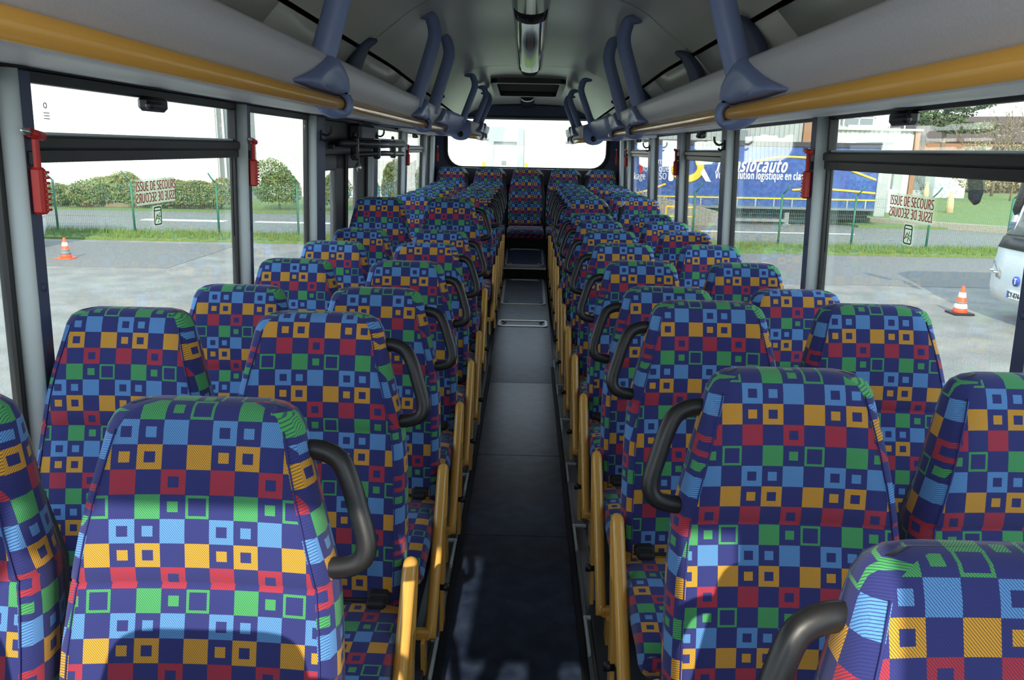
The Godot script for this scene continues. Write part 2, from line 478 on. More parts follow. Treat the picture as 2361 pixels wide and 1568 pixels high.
func make_seat(kind: String, variant: int) -> Node3D:     # kind: "aisle_l", "aisle_r" (side with the aisle), "window", "bench"; the base stands at y 0 under the top of the back
	var o := Node3D.new()
	var T := SEAT_T
	if not seat_parts.has(variant):
		var off: Array = [[0.0, 0.0], [0.5, 0.02], [0.25, -0.03], [0.0, 0.25]][variant]
		seat_parts[variant] = backrest_mesh(T, off[0], off[1])
	var b := put(seat_parts[variant][0], "backrest", M.fabric, o)
	for e in 2: put(seat_parts[variant][1 + e], "piping", M.piping, b)
	if not seat_parts.has("cushion"):
		seat_parts.cushion = cushion_mesh(0.45, 0.445, 0.115, 0.085, 0.53)
		var sh := S(true)
		loft(sh, [PackedVector3Array([Vector3(-0.12, T - 0.04, -0.07), Vector3(0.12, T - 0.04, -0.07), Vector3(0.12, T - 0.04, -0.084), Vector3(-0.12, T - 0.04, -0.084)]), PackedVector3Array([Vector3(-0.2, T - 0.3, -0.04), Vector3(0.2, T - 0.3, -0.04), Vector3(0.2, T - 0.3, -0.06), Vector3(-0.2, T - 0.3, -0.06)]), PackedVector3Array([Vector3(-0.21, T - 0.74, 0.06), Vector3(0.21, T - 0.74, 0.06), Vector3(0.21, T - 0.74, 0.04), Vector3(-0.21, T - 0.74, 0.04)])])
		seat_parts.shell = fin(sh)
		var fr := S()
		box(fr, Vector3(0, 0.31, 0.30), Vector3(0.40, 0.05, 0.38), 0.01)
		box(fr, Vector3(0, 0.36, 0.07), Vector3(0.40, 0.10, 0.05), 0.01)
		seat_parts.frame = fin(fr)
		var lg := S()
		box(lg, Vector3(0, 0.145, 0.28), Vector3(0.05, 0.29, 0.22), 0.01)
		box(lg, Vector3(0, 0.01, 0.28), Vector3(0.09, 0.02, 0.34), 0.004)
		seat_parts.leg = fin(lg)
		var bk := S()
		box(bk, Vector3(0.0, 0.475, 0.15), Vector3(0.055, 0.03, 0.06), 0.008)
		box(bk, Vector3(0.0, 0.478, 0.19), Vector3(0.048, 0.02, 0.04), 0.006)
		seat_parts.buckle = fin(bk)
		seat_parts.strap = fin(box(S(), Vector3(0, 0.458, 0.13), Vector3(0.40, 0.008, 0.05), 0.003))
	put(seat_parts.cushion, "cushion", M.fabric, o)
	put(seat_parts.shell, "back_shell", M.slate_dark, o)
	if kind != "bench":
		put(seat_parts.frame, "seat_frame", M.dark_frame, o)
		put(seat_parts.leg, "leg", M.dark_frame, o)
	put(seat_parts.strap, "belt_strap", M.belt, o)
	var sx := 0.0
	if kind == "aisle_l": sx = 1.0
	if kind == "aisle_r": sx = -1.0
	put(seat_parts.buckle, "belt_buckle", M.belt, o, Vector3(0.17 * (sx if sx else 1.0), 0, 0))
	if sx != 0.0:
		if not seat_parts.has(kind):
			var h := S(true)
			tube(h, bend([Vector3(sx * 0.150, T - 0.080, -0.030), Vector3(sx * 0.185, T - 0.076, -0.022), Vector3(sx * 0.218, T - 0.088, -0.012), Vector3(sx * 0.238, T - 0.122, 0.001), Vector3(sx * 0.253, T - 0.165, 0.014), Vector3(sx * 0.267, T - 0.212, 0.028), Vector3(sx * 0.262, T - 0.240, 0.034), Vector3(sx * 0.238, T - 0.254, 0.034), Vector3(sx * 0.195, T - 0.262, 0.028)], 4), 0.0155, 10, 1.15)
			seat_parts[kind] = fin(h)
			var x := sx * 0.247
			var loop := S(true)
			tube(loop, bend([Vector3(x, 0.19, 0.275), Vector3(x, 0.235, 0.262), Vector3(x, 0.36, 0.205), Vector3(x, 0.50, 0.142), Vector3(x, 0.545, 0.130), Vector3(x, 0.558, 0.150), Vector3(x, 0.535, 0.180), Vector3(x, 0.45, 0.255), Vector3(x, 0.30, 0.395), Vector3(x, 0.155, 0.525)], 4), 0.018, 12)
			seat_parts[kind + "loop"] = fin(loop)
			var br := S()
			box(br, Vector3(x - sx * 0.025, 0.165, 0.515), Vector3(0.05, 0.035, 0.03), 0.006)
			extr(br, PackedVector2Array([Vector2(0.50, 0.16), Vector2(0.56, 0.16), Vector2(0.56, 0.05), Vector2(0.50, 0.02)]), -0.006, 0.006, Transform3D(Basis(Vector3(0, 0, 1), Vector3(0, 1, 0), Vector3(-1, 0, 0)), Vector3(x - sx * 0.02, 0, 0)))
			extr(br, PackedVector2Array([Vector2(0.20, 0.42), Vector2(0.235, 0.42), Vector2(0.33, 0.05), Vector2(0.26, 0.05)]), -0.006, 0.006, Transform3D(Basis(Vector3(0, 0, 1), Vector3(0, 1, 0), Vector3(-1, 0, 0)), Vector3(x + sx * 0.012, 0, 0)))
			seat_parts[kind + "bracket"] = fin(br)
			var bo := S(true)
			tube(bo, [Vector3(x + sx * 0.005, 0.19, 0.285), Vector3(x + sx * 0.035, 0.19, 0.285)], 0.014, 10)
			seat_parts[kind + "bolt"] = fin(bo)
		put(seat_parts[kind], "grab_handle", M.black_plastic, o)
		var a := put(seat_parts[kind + "loop"], "armrest", M.yellow, o)
		put(seat_parts[kind + "bracket"], "bracket", M.yellow, a)
		put(seat_parts[kind + "bolt"], "pivot_bolt", M.black_plastic, a)
	return o
const ORD := ["", "first", "second", "third", "fourth", "fifth", "sixth", "seventh", "eighth", "ninth", "tenth", "eleventh", "twelfth", "thirteenth", "fourteenth"]
func place_seat(kind: String, variant: int, at: Vector3, label: String, group: String) -> Node3D:
	var o := make_seat(kind, variant)
	o.name = numbered(self, "coach_seat")
	add_child(o)
	o.position = at
	tag(o, label, "seat", group)
	return o
func seats() -> void:
	# [z of the top of the back, height of the top, how the row is told apart]
	var left := [[-0.50, 1.24], [-1.21, 1.24], [-1.92, 1.24], [-2.68, 1.17], [-3.36, 1.17], [-4.04, 1.17], [-4.71, 1.17], [-5.33, 1.32], [-6.92, 1.25], [-7.52, 1.25], [-8.12, 1.25], [-8.72, 1.25], [-9.30, 1.26]]
	var right := [[-0.77, 1.24], [-1.48, 1.24], [-2.19, 1.24], [-2.83, 1.17], [-3.52, 1.17], [-4.21, 1.17], [-4.90, 1.17], [-5.60, 1.17], [-6.25, 1.17], [-6.92, 1.25], [-7.52, 1.25], [-8.12, 1.25], [-8.72, 1.25], [-9.30, 1.26]]
	for side in 2:
		var rows: Array = left if side == 0 else right
		for i in rows.size():
			var r: Array = rows[i]
			var where: String
			if side == 0:
				where = "door side, %s row ahead of the doorway" % ORD[7 - i] if i < 7 else ("door side, raised single row by the doorway" if i == 7 else "door side, %s row ahead of the rear bench" % ORD[13 - i])
			else: where = "side opposite the door, %s row ahead of the rear bench" % ORD[14 - i]
			for w in 2:
				var kind: String = "window" if w == 1 else ("aisle_l" if side == 0 else "aisle_r")
				var x: float = [[-0.50, -0.98], [0.535, 1.0]][side][w]
				var o := place_seat(kind, [0, 1, 2, 0, 3, 1][(i * 2 + w * 3 + side) % 6], Vector3(x, r[1] - SEAT_T, r[0] + 0.035), "checked fabric %s seat, %s" % ["window" if w == 1 else "aisle", where], "checked seats in pairs")
				if side == 1 and i == 9:
					belt_guide(o, 0.9 if w == 0 else -0.9)
	for k in 5:
		var x: float = (k - 2) * 0.472
		var o := place_seat("bench", [1, 0, 3, 2, 0][k], Vector3(x, 1.42 - SEAT_T, -10.02), "checked fabric seat of the rear bench, %s" % ["beside the door-side corner", "second from the door-side corner", "in the middle facing the aisle", "second from the corner opposite the door", "beside the corner opposite the door"][k], "rear bench seats")
		belt_guide(o, -1.0 if k == 4 else 1.0)
func belt_guide(o: Node3D, sx: float) -> void:
	var st := S(true)
	loft(st, [PackedVector3Array(ring_of(Vector3(sx * 0.15, SEAT_T - 0.035, -0.02), 0.030, 0.018)), PackedVector3Array(ring_of(Vector3(sx * 0.175, SEAT_T - 0.06, 0.0), 0.034, 0.02)), PackedVector3Array(ring_of(Vector3(sx * 0.205, SEAT_T - 0.085, 0.0), 0.018, 0.012))])
	put(st, "belt_guide", M.lamp_glass, o)
	put(tube(S(true), [Vector3(sx * 0.185, SEAT_T - 0.07, 0.02), Vector3(sx * 0.215, SEAT_T - 0.3, 0.075), Vector3(sx * 0.215, SEAT_T - 0.68, 0.16)], 0.022, 6, 0.12, Vector3(0, 0, 1)), "belt_strap", M.belt, o)
func ring_of(c: Vector3, a: float, b: float) -> Array:
	var out := []
	for k in 10: out.append(c + Vector3(cos(TAU * k / 10) * a * 0.7, sin(TAU * k / 10) * a * 0.7, sin(TAU * k / 10) * b))
	return out

# ---------------------------------------------------------------- the coach's shell
func ceil_y(z: float) -> float:
	if z > -5.2: return 2.43
	if z > -7.0: return lerpf(2.43, 2.34, (-5.2 - z) / 1.8)
	return lerpf(2.34, 2.20, (-7.0 - z) / 3.4)
func droop(x: float, y: float, z: float) -> Vector3:
	return Vector3(x, y + (ceil_y(z) - 2.43) * clampf((y - 1.84) / 0.59, 0, 1), z)
func wallx(side: float, y: float, inside := 0.0) -> float:
	return side * (1.2 + (1.65 - y) * LEAN - inside)
func wall_tf(side: float) -> Transform3D:     # local x along -z or z (to the picture's right), y up, z into the room
	var yv := Vector3(-side * LEAN, 1, 0).normalized()
	var zv := Vector3(-side, -LEAN, 0).normalized()
	var xv := yv.cross(zv)
	return Transform3D(Basis(xv, yv, zv), Vector3(side * 1.2, 1.65, 0))
func wbox(st: SurfaceTool, side: float, z0: float, z1: float, y0: float, y1: float, d0: float, d1: float, c := 0.0) -> SurfaceTool:   # a box on a side wall: d is the depth into the room
	var tf := wall_tf(side)
	var xs := Vector2(z0, z1) * -side * -1.0
	var at := tf * Vector3((xs.x + xs.y) / 2, (y0 + y1) / 2 - 1.65, (d0 + d1) / 2)
	return box(st, at, Vector3(absf(z1 - z0), y1 - y0, d1 - d0), c, tf.basis)
func shell() -> void:
	# floor: sheets of vinyl laid crosswise, a ramp towards the rear, two low steps
	var fl := group_struct("floor", "dark blue-grey vinyl aisle floor")
	var sheets := [[0.74, 0.0, -1.0, 0.0], [-1.0, 0.0, -3.13, 0.0], [-3.13, 0.0, -4.06, 0.0], [-4.06, 0.0, -5.45, 0.0], [-5.45, 0.0, -8.78, 0.233], [-8.78, 0.35, -9.65, 0.48], [-9.65, 0.535, -10.45, 0.545]]
	for s in sheets:
		var st := S()
		var a := Vector3(0, s[1], s[0] - 0.0015)
		var b := Vector3(0, s[3], s[2] + 0.0015)
		var d := b - a
		var bs := Basis(Vector3.RIGHT, Vector3.RIGHT.cross(d.normalized()) * -1.0, -d.normalized())
		bs.y = bs.z.cross(bs.x)
		box(st, (a + b) / 2 - bs.y * 0.02, Vector3(0.50, 0.04, d.length()), 0.002, bs)
		put(st, "vinyl_sheet", M.vinyl, fl)
	var under := S()
	box(under, Vector3(0, -0.10, -4.85), Vector3(2.46, 0.10, 11.3))
	put(under, "floor_base", M.platform_vinyl, fl)
	for s in [[-8.78, 0.20, 0.335], [-9.65, 0.46, 0.52]]:
		put(box(S(), Vector3(0, (s[1] + s[2]) / 2, s[0] - 0.012), Vector3(0.5, s[2] - s[1], 0.02)), "step_riser", M.black_rubber, fl)
		put(box(S(), Vector3(0, s[2] + 0.008, s[0] - 0.006), Vector3(0.5, 0.022, 0.05), 0.004), "step_nosing", M.aluminium, fl)
	# platforms that carry the seats
	for side in [-1.0, 1.0]:
		var p := [[0.45, -2.30, 0.09], [-2.30, -4.95, 0.02], [-4.95, -6.0, 0.17], [-6.0, -10.4, 0.10]] if side < 0 else [[0.45, -2.50, 0.09], [-2.50, -6.55, 0.02], [-6.55, -10.4, 0.10]]
		for q in p:
			put(box(S(), Vector3(side * 0.74, (q[2] - 0.06) / 2, (q[0] + q[1]) / 2), Vector3(0.94, q[2] + 0.06, q[0] - q[1]), 0.004), "seat_platform", M.platform_vinyl, fl)
		# seat track along the aisle
		put(box(S(), Vector3(side * 0.2375, 0.010, -3.4), Vector3(0.022, 0.030, 9.4), 0.003), "kick_strip", M.black_rubber, fl)
		var tr := S()
		box(tr, Vector3(side * 0.293, 0.02, -3.4), Vector3(0.088, 0.05, 9.4), 0.003)
		box(tr, Vector3(side * 0.256, 0.048, -3.4), Vector3(0.008, 0.010, 9.4), 0.001)
		box(tr, Vector3(side * 0.300, 0.048, -3.4), Vector3(0.008, 0.010, 9.4), 0.001)
		put(tr, "seat_track", M.track_grey, fl)
		for r in ([-1.21, -1.92, -2.68, -3.36, -4.04] if side < 0 else [-1.48, -2.19, -2.83, -3.52, -4.21, -4.9, -5.6, -6.25]):
			var cl := S()
			box(cl, Vector3(side * 0.275, 0.062, r + 0.40), Vector3(0.06, 0.012, 0.016), 0.003)
			box(cl, Vector3(side * 0.252, 0.058, r + 0.50), Vector3(0.010, 0.022, 0.20), 0.002)
			put(cl, "track_clamp", M.pillar_grey, fl)
	# frames of the hatches in the floor
	for h in [[-6.86, -7.06, 0.0], [-7.62, -8.72, 0.0], [-8.86, -9.58, 1.0]]:
		var y0: float = lerpf(0, 0.233, (-5.45 - h[0]) / 3.33) if h[2] == 0.0 else lerpf(0.35, 0.48, (-8.78 - h[0]) / 0.87)
		var y1: float = lerpf(0, 0.233, (-5.45 - h[1]) / 3.33) if h[2] == 0.0 else lerpf(0.35, 0.48, (-8.78 - h[1]) / 0.87)
		var a := Vector3(0, y0, h[0])
		var b := Vector3(0, y1, h[1])
		var zv := (a - b).normalized()
		var yv := zv.cross(Vector3.RIGHT)
		var tf := Transform3D(Basis(Vector3.RIGHT, -zv, yv), (a + b) / 2)
		tf.basis = Basis(Vector3.RIGHT, zv * -1.0, Vector3.RIGHT.cross(zv * -1.0))
		var st := S()
		var L := (a - b).length()
		ring_frame(st, rrect(0.45, L, 0.03), rrect(0.40, L - 0.06, 0.02), -0.004, 0.007, tf)
		var fr := put(st, "hatch_frame", M.aluminium, fl)
		for sx in [-1, 1]:
			for sy in [-1, 1]:
				put(tube(S(true), [tf * Vector3(sx * 0.165, sy * (L / 2 - minf(0.07, L * 0.3)), 0.0), tf * Vector3(sx * 0.165, sy * (L / 2 - minf(0.07, L * 0.3)), 0.008)], 0.016, 12), "hatch_bolt", M.steel, fr)

	# side walls: lower panel, header, pillars; windows between
	# [z near, z far, kind] kinds: p pillar, w window, h window with a hopper on top, d door
	var bays := {
		-1.0: [[0.80, 0.68, "p"], [0.68, -0.62, "w"], [-0.62, -0.72, "p"], [-0.72, -1.824, "w"], [-1.824, -1.898, "p"], [-1.898, -3.31, "h"], [-3.31, -3.38, "p"], [-3.38, -4.40, "w"], [-4.40, -4.62, "p"], [-4.62, -6.05, "d"], [-6.05, -6.25, "p"], [-6.25, -7.62, "w"], [-7.62, -7.78, "p"], [-7.78, -9.15, "h"], [-9.15, -9.28, "p"], [-9.28, -9.80, "w"], [-9.80, -10.5, "p"]],
		1.0: [[0.80, 0.68, "p"], [0.68, -0.55, "w"], [-0.55, -0.66, "p"], [-0.66, -1.74, "w"], [-1.74, -1.82, "p"], [-1.82, -3.19, "h"], [-3.19, -3.28, "p"], [-3.28, -4.63, "w"], [-4.63, -4.78, "p"], [-4.78, -6.03, "h"], [-6.03, -6.20, "p"], [-6.20, -7.46, "w"], [-7.46, -7.66, "p"], [-7.66, -9.18, "h"], [-9.18, -9.32, "p"], [-9.32, -9.80, "w"], [-9.80, -10.5, "p"]]}
	for side in [-1.0, 1.0]:
		var wl := group_struct("wall_left" if side < 0 else "wall_right")
		var lo := S()
		if side < 0:
			wbox(lo, side, 0.80, -4.62, -0.25, 0.74, -0.07, 0.0)
			wbox(lo, side, -6.05, -10.5, -0.25, 0.74, -0.07, 0.0)
		else: wbox(lo, side, 0.80, -10.5, -0.25, 0.74, -0.07, 0.0)
		put(lo, "lower_panel", M.slate_dark, wl)
		put(wbox(S(), side, 0.80, -10.5, 1.80, 2.30, -0.07, 0.0), "window_header", M.black_frame, wl)
		for b in bays[side]:
			var z0: float = b[0]
			var z1: float = b[1]
			if b[2] == "p":
				var mid := lerpf(z0, z1, 0.45)
				var wide := absf(z1 - z0) > 0.5
				put(wbox(S(), side, z0, z1, 0.74, 1.80, -0.022, 0.004), "pillar_core", M.slate if wide else M.black_frame, wl)
				if wide:
					put(wbox(S(), side, z0 - 0.02, z0 - 0.22, 0.70, 1.80, 0.0, 0.05, 0.015), "pillar_cover", M.pillar_grey, wl)
					continue
				# rounded light cover on the front face, darker flat cover towards the aisle
				var pc := S(true)
				var tf := wall_tf(side)
				var outline := []
				for k in 9:
					var t := PI / 2 * k / 8
					outline.append(Vector2(z0 - 0.002 - 0.018 * (1.0 - cos(t)), 0.047 * sin(t)))
				var rings := []
				for y in [-0.93, 0.16]:
					var ring := PackedVector3Array()
					for q in outline: ring.append(tf * Vector3(side * q.x, y, q.y))
					for q in [Vector2(z0 - 0.024, 0.0)]: ring.append(tf * Vector3(side * q.x, y, q.y))
					rings.append(ring)
				loft(pc, rings)
				put(pc, "pillar_cover", M.pillar_grey, wl)
				put(wbox(S(), side, z0 - 0.018, z1 + 0.004, 0.72, 1.81, 0.0, 0.045, 0.004), "pillar_panel", M.slate, wl)
				for y in [0.98, 1.30]:
					put(tube(S(true), [tf * Vector3(side * ((z0 - 0.02 + z1) / 2), y - 1.65, 0.043), tf * Vector3(side * ((z0 - 0.02 + z1) / 2), y - 1.65, 0.047)], 0.011, 10), "screw_cap", M.slate, wl)
	var wn := 0
	for side in [-1.0, 1.0]:
		for b in bays[side]:
			if b[2] == "p" or b[2] == "d": continue
			wn += 1
			var w := group_struct("window_%d" % wn)
			var z0: float = b[0]
			var z1: float = b[1]
			var fr := S()
			var t := 0.016
			wbox(fr, side, z0, z0 - t, 0.74, 1.80, -0.02, 0.006, 0.002)
			wbox(fr, side, z1 + t, z1, 0.74, 1.80, -0.02, 0.006, 0.002)
			wbox(fr, side, z0, z1, 0.74, 0.77, -0.02, 0.006, 0.002)
			wbox(fr, side, z0, z1, 1.785, 1.815, -0.03, 0.012, 0.004)
			put(fr, "window_frame", M.black_frame, w)
			if b[2] == "h":
				var tr := put(wbox(wbox(S(), side, z0, z1, 1.628, 1.662, -0.03, 0.024, 0.006), side, z0, z1, 1.596, 1.630, -0.03, 0.016, 0.004), "transom", M.black_frame, w)
				put(wbox(S(), side, z0 - t, z1 + t, 1.662, 1.670, -0.02, 0.004, 0.002), "seal", M.pillar_grey, w)
				put(wbox(wbox(S(), side, z0 - t, z0 - t - 0.014, 1.66, 1.79, -0.02, 0.016, 0.003), side, z1 + t + 0.014, z1 + t, 1.66, 1.79, -0.02, 0.016, 0.003), "hopper_frame", M.black_frame, w)
				var zm := (z0 + z1) / 2 + (0.06 if side < 0 else -0.02)
				var la := wbox(S(), side, zm + 0.06, zm - 0.07, 1.745, 1.79, 0.0, 0.045, 0.012)
				wbox(la, side, zm + 0.075, zm - 0.02, 1.748, 1.775, 0.03, 0.06, 0.010)
				put(la, "hopper_latch", M.black_plastic, w)
				put(pane(side, z0 - t, z1 + t, 1.664, 1.79, -0.008), "pane", M.glass, w)
				put(pane(side, z0 - t, z1 + t, 0.77, 1.598, -0.008), "pane", M.glass, w)
				tr.set_meta("label", "black bar between window and hopper")
			else:
				put(pane(side, z0 - t, z1 + t, 0.77, 1.79, -0.008), "pane", M.glass, w)
	door_well(wall_tf(-1.0))
	# ceiling in lengths with dark joints, side panels above the racks
	var ce := group_struct("ceiling", "pale grey speckled ceiling lining")
	var half := [Vector2(0, 2.43), Vector2(0.2, 2.428), Vector2(0.40, 2.415), Vector2(0.52, 2.385), Vector2(0.62, 2.33), Vector2(0.72, 2.25), Vector2(0.80, 2.19), Vector2(0.85, 2.15)]
	var cuts := [0.78, -1.6, -4.3, -6.98, -10.42]
	for i in cuts.size() - 1:
		var st := S(true)
		var rings := []
		var steps := 8
		for k in steps + 1:
			var z: float = lerpf(cuts[i] - 0.004, cuts[i + 1] + 0.004, float(k) / steps)
			var ring := PackedVector3Array()
			for j in range(half.size() - 1, 0, -1): ring.append(droop(-half[j].x, half[j].y, z))
			for p in half: ring.append(droop(p.x, p.y, z))
			for j in range(half.size() - 1, -1, -1): ring.append(droop(half[j].x, half[j].y + 0.02, z))
			for j in range(1, half.size()): ring.append(droop(-half[j].x, half[j].y + 0.02, z))
			rings.append(ring)
		for k in steps:
			var n: int = rings[k].size()
			var h: int = half.size() * 2 - 1
			for j in h - 1: quad_out(st, rings[k][j], rings[k][j + 1], rings[k + 1][j + 1], rings[k + 1][j], rings[k][j] + Vector3(0, 1, 0))
			for j in range(h, n - 1): quad_out(st, rings[k][j], rings[k][j + 1], rings[k + 1][j + 1], rings[k + 1][j], rings[k][j] - Vector3(0, 1, 0))
		put(st, "ceiling_panel", M.ceiling_grey, ce)
	for side in [-1.0, 1.0]:
		var zs := [0.78, -1.5, -2.9, -4.25, -5.6, -6.98, -8.7, -10.42]
		for i in zs.size() - 1:
			var st := S(true)
			var rings := []
			for k in 4:
				var z: float = lerpf(zs[i] - 0.003, zs[i + 1] + 0.003, k / 3.0)
				var ring := PackedVector3Array()
				for p in [Vector2(0.862, 2.132), Vector2(0.92, 2.07), Vector2(1.0, 1.99), Vector2(1.10, 1.91), Vector2(1.195, 1.85), Vector2(1.215, 1.87), Vector2(1.02, 2.01), Vector2(0.88, 2.145)]: ring.append(droop(side * p.x, p.y, z))
				rings.append(ring)
			put(loft(st, rings), "side_panel", M.panel_grey, ce)
	put(extr(S(), PackedVector2Array([Vector2(-1.25, 2.0), Vector2(-1.25, 2.35), Vector2(-1.0, 2.55), Vector2(1.0, 2.55), Vector2(1.25, 2.35), Vector2(1.25, 2.0), Vector2(1.22, 2.0), Vector2(1.2, 2.33), Vector2(0.98, 2.51), Vector2(-0.98, 2.51), Vector2(-1.2, 2.33), Vector2(-1.22, 2.0)]), -10.6, 0.84), "roof_skin", M.black_frame, ce)
	# rear wall with its rounded window
	var rw := group_struct("wall_rear", "dark slate rear wall around the wide window")
	var hole := PackedVector2Array()
	for p in rrect(2.06, 0.60, 0.19, 6, Vector2(-0.005, 1.725)):
		hole.append(p)
	for i in hole.size():
		if hole[i].y > 1.9: hole[i].y = 2.022 if absf(hole[i].x) < 0.98 else hole[i].y
	var outer := PackedVector2Array()
	for p in hole:
		var q := Vector2(p.x, p.y - 1.725)
		var f := minf(1.26 / maxf(absf(q.x), 0.001), 1.05 / maxf(absf(q.y), 0.001))
		if q.y < 0.0: f = minf(1.26 / maxf(absf(q.x), 0.001), 1.95 / maxf(absf(q.y), 0.001))
		outer.append(Vector2(q.x * f, 1.725 + q.y * f))
	put(ring_frame(S(), outer, hole, -10.52, -10.44), "rear_panel", M.slate, rw)
	put(box(S(), Vector3(0, 0.56, -10.49), Vector3(2.52, 1.66, 0.08)), "lower_panel", M.slate_dark, rw)
	put(box(S(), Vector3(0, 2.32, -10.49), Vector3(2.52, 0.46, 0.08)), "upper_panel", M.slate, rw)
	var seal := PackedVector2Array()
	for p in hole: seal.append(Vector2(p.x * 1.045, 1.725 + (p.y - 1.725) * 1.14))
	put(ring_frame(S(), seal, hole, -10.45, -10.425), "window_seal", M.black_rubber, rw)
	put(extr(S(), PackedVector2Array([Vector2(-1.18, 2.055), Vector2(-1.18, 2.13), Vector2(-0.6, 2.18), Vector2(0, 2.195), Vector2(0.6, 2.18), Vector2(1.18, 2.13), Vector2(1.18, 2.055)]), -10.44, -10.28), "header_box", M.slate, rw)
	put(box(S(), Vector3(0, 2.045, -10.33), Vector3(2.2, 0.03, 0.14), 0.01), "header_lip", M.slate_dark, rw)
	put(box(S(), Vector3(0, 1.30, -10.30), Vector3(2.34, 0.22, 0.22), 0.02), "parcel_shelf", M.slate_dark, rw)
	var rwin := group_struct("window_%d" % (wn + 1))
	put(extr(S(), hole, -10.485, -10.48), "pane", M.glass, rwin)
	# bench plinth
	var pl := group_struct("trim_1", "black plinth under the rear bench")
	put(box(S(), Vector3(0, 0.42, -9.92), Vector3(2.3, 0.54, 0.6), 0.01), "plinth", M.black_rubber, pl)
	put(box(S(), Vector3(0, 0.62, -9.60), Vector3(0.9, 0.05, 0.03), 0.006), "plinth_rail", M.slate_dark, pl)
	put(box(S(), Vector3(0, 0.645, -9.585), Vector3(0.11, 0.07, 0.05), 0.006), "plinth_box", M.slate_dark, pl)
	# front of the coach behind the camera: the windscreen lets the sun in
	var fw := group_struct("wall_front")
	var o2 := PackedVector2Array([Vector2(1.25, 2.55), Vector2(-1.25, 2.55), Vector2(-1.25, -0.25), Vector2(1.25, -0.25)])
	var i2 := PackedVector2Array([Vector2(1.14, 2.27), Vector2(-1.14, 2.27), Vector2(-1.14, 0.55), Vector2(1.14, 0.55)])
	put(ring_frame(S(), o2, i2, 0.75, 0.81), "front_panel", M.slate_dark, fw)
	put(box(S(), Vector3(0, 0.30, 0.60), Vector3(2.3, 0.5, 0.28), 0.05), "dashboard", M.slate_dark, fw)
	var im := thing("added_mirror", "added black framed mirror out of view, keeping sun off the aisle floor", "mirror", Vector3(0, 2.0, 0.62))  # unseen, added to block the sun from the middle of the aisle floor
	put(box(S(), Vector3(0, -0.03, 0), Vector3(0.52, 0.44, 0.04), 0.015), "added_mirror_frame", M.black_plastic, im)
	put(box(S(), Vector3(0, -0.03, -0.022), Vector3(0.47, 0.38, 0.004)), "added_mirror_glass", M.chrome, im)
	put(tube(S(true), [Vector3(0, 0.15, 0.0), Vector3(0, 0.40, 0.06)], 0.015, 8), "added_mirror_stalk", M.black_plastic, im)
	var sb := thing("added_sun_blind", "added grey blind out of view, keeping sun off the seats opposite the door", "blind", Vector3(0.74, 2.27, 0.70))  # unseen, added to cut the sun patch on the seats opposite the door
	put(box(S(), Vector3(0, -0.30, 0), Vector3(0.76, 0.62, 0.006)), "added_blind_cloth", M.slate_dark, sb)
	put(tube(S(true), [Vector3(-0.35, 0.02, 0), Vector3(0.35, 0.02, 0)], 0.025, 10), "roller", M.black_plastic, sb)
	put(tube(S(true), [Vector3(-0.33, -0.62, 0), Vector3(0.33, -0.62, 0)], 0.010, 8), "hem_bar", M.black_plastic, sb)
	var ws := group_struct("window_%d" % (wn + 2))
	put(box(S(), Vector3(0, 1.41, 0.78), Vector3(2.28, 1.72, 0.006)), "windscreen_pane", M.glass, ws)
func pane(side: float, z0: float, z1: float, y0: float, y1: float, d: float) -> ArrayMesh:
	return fin(wbox(S(), side, z0, z1, y0, y1, d - 0.002, d + 0.002))
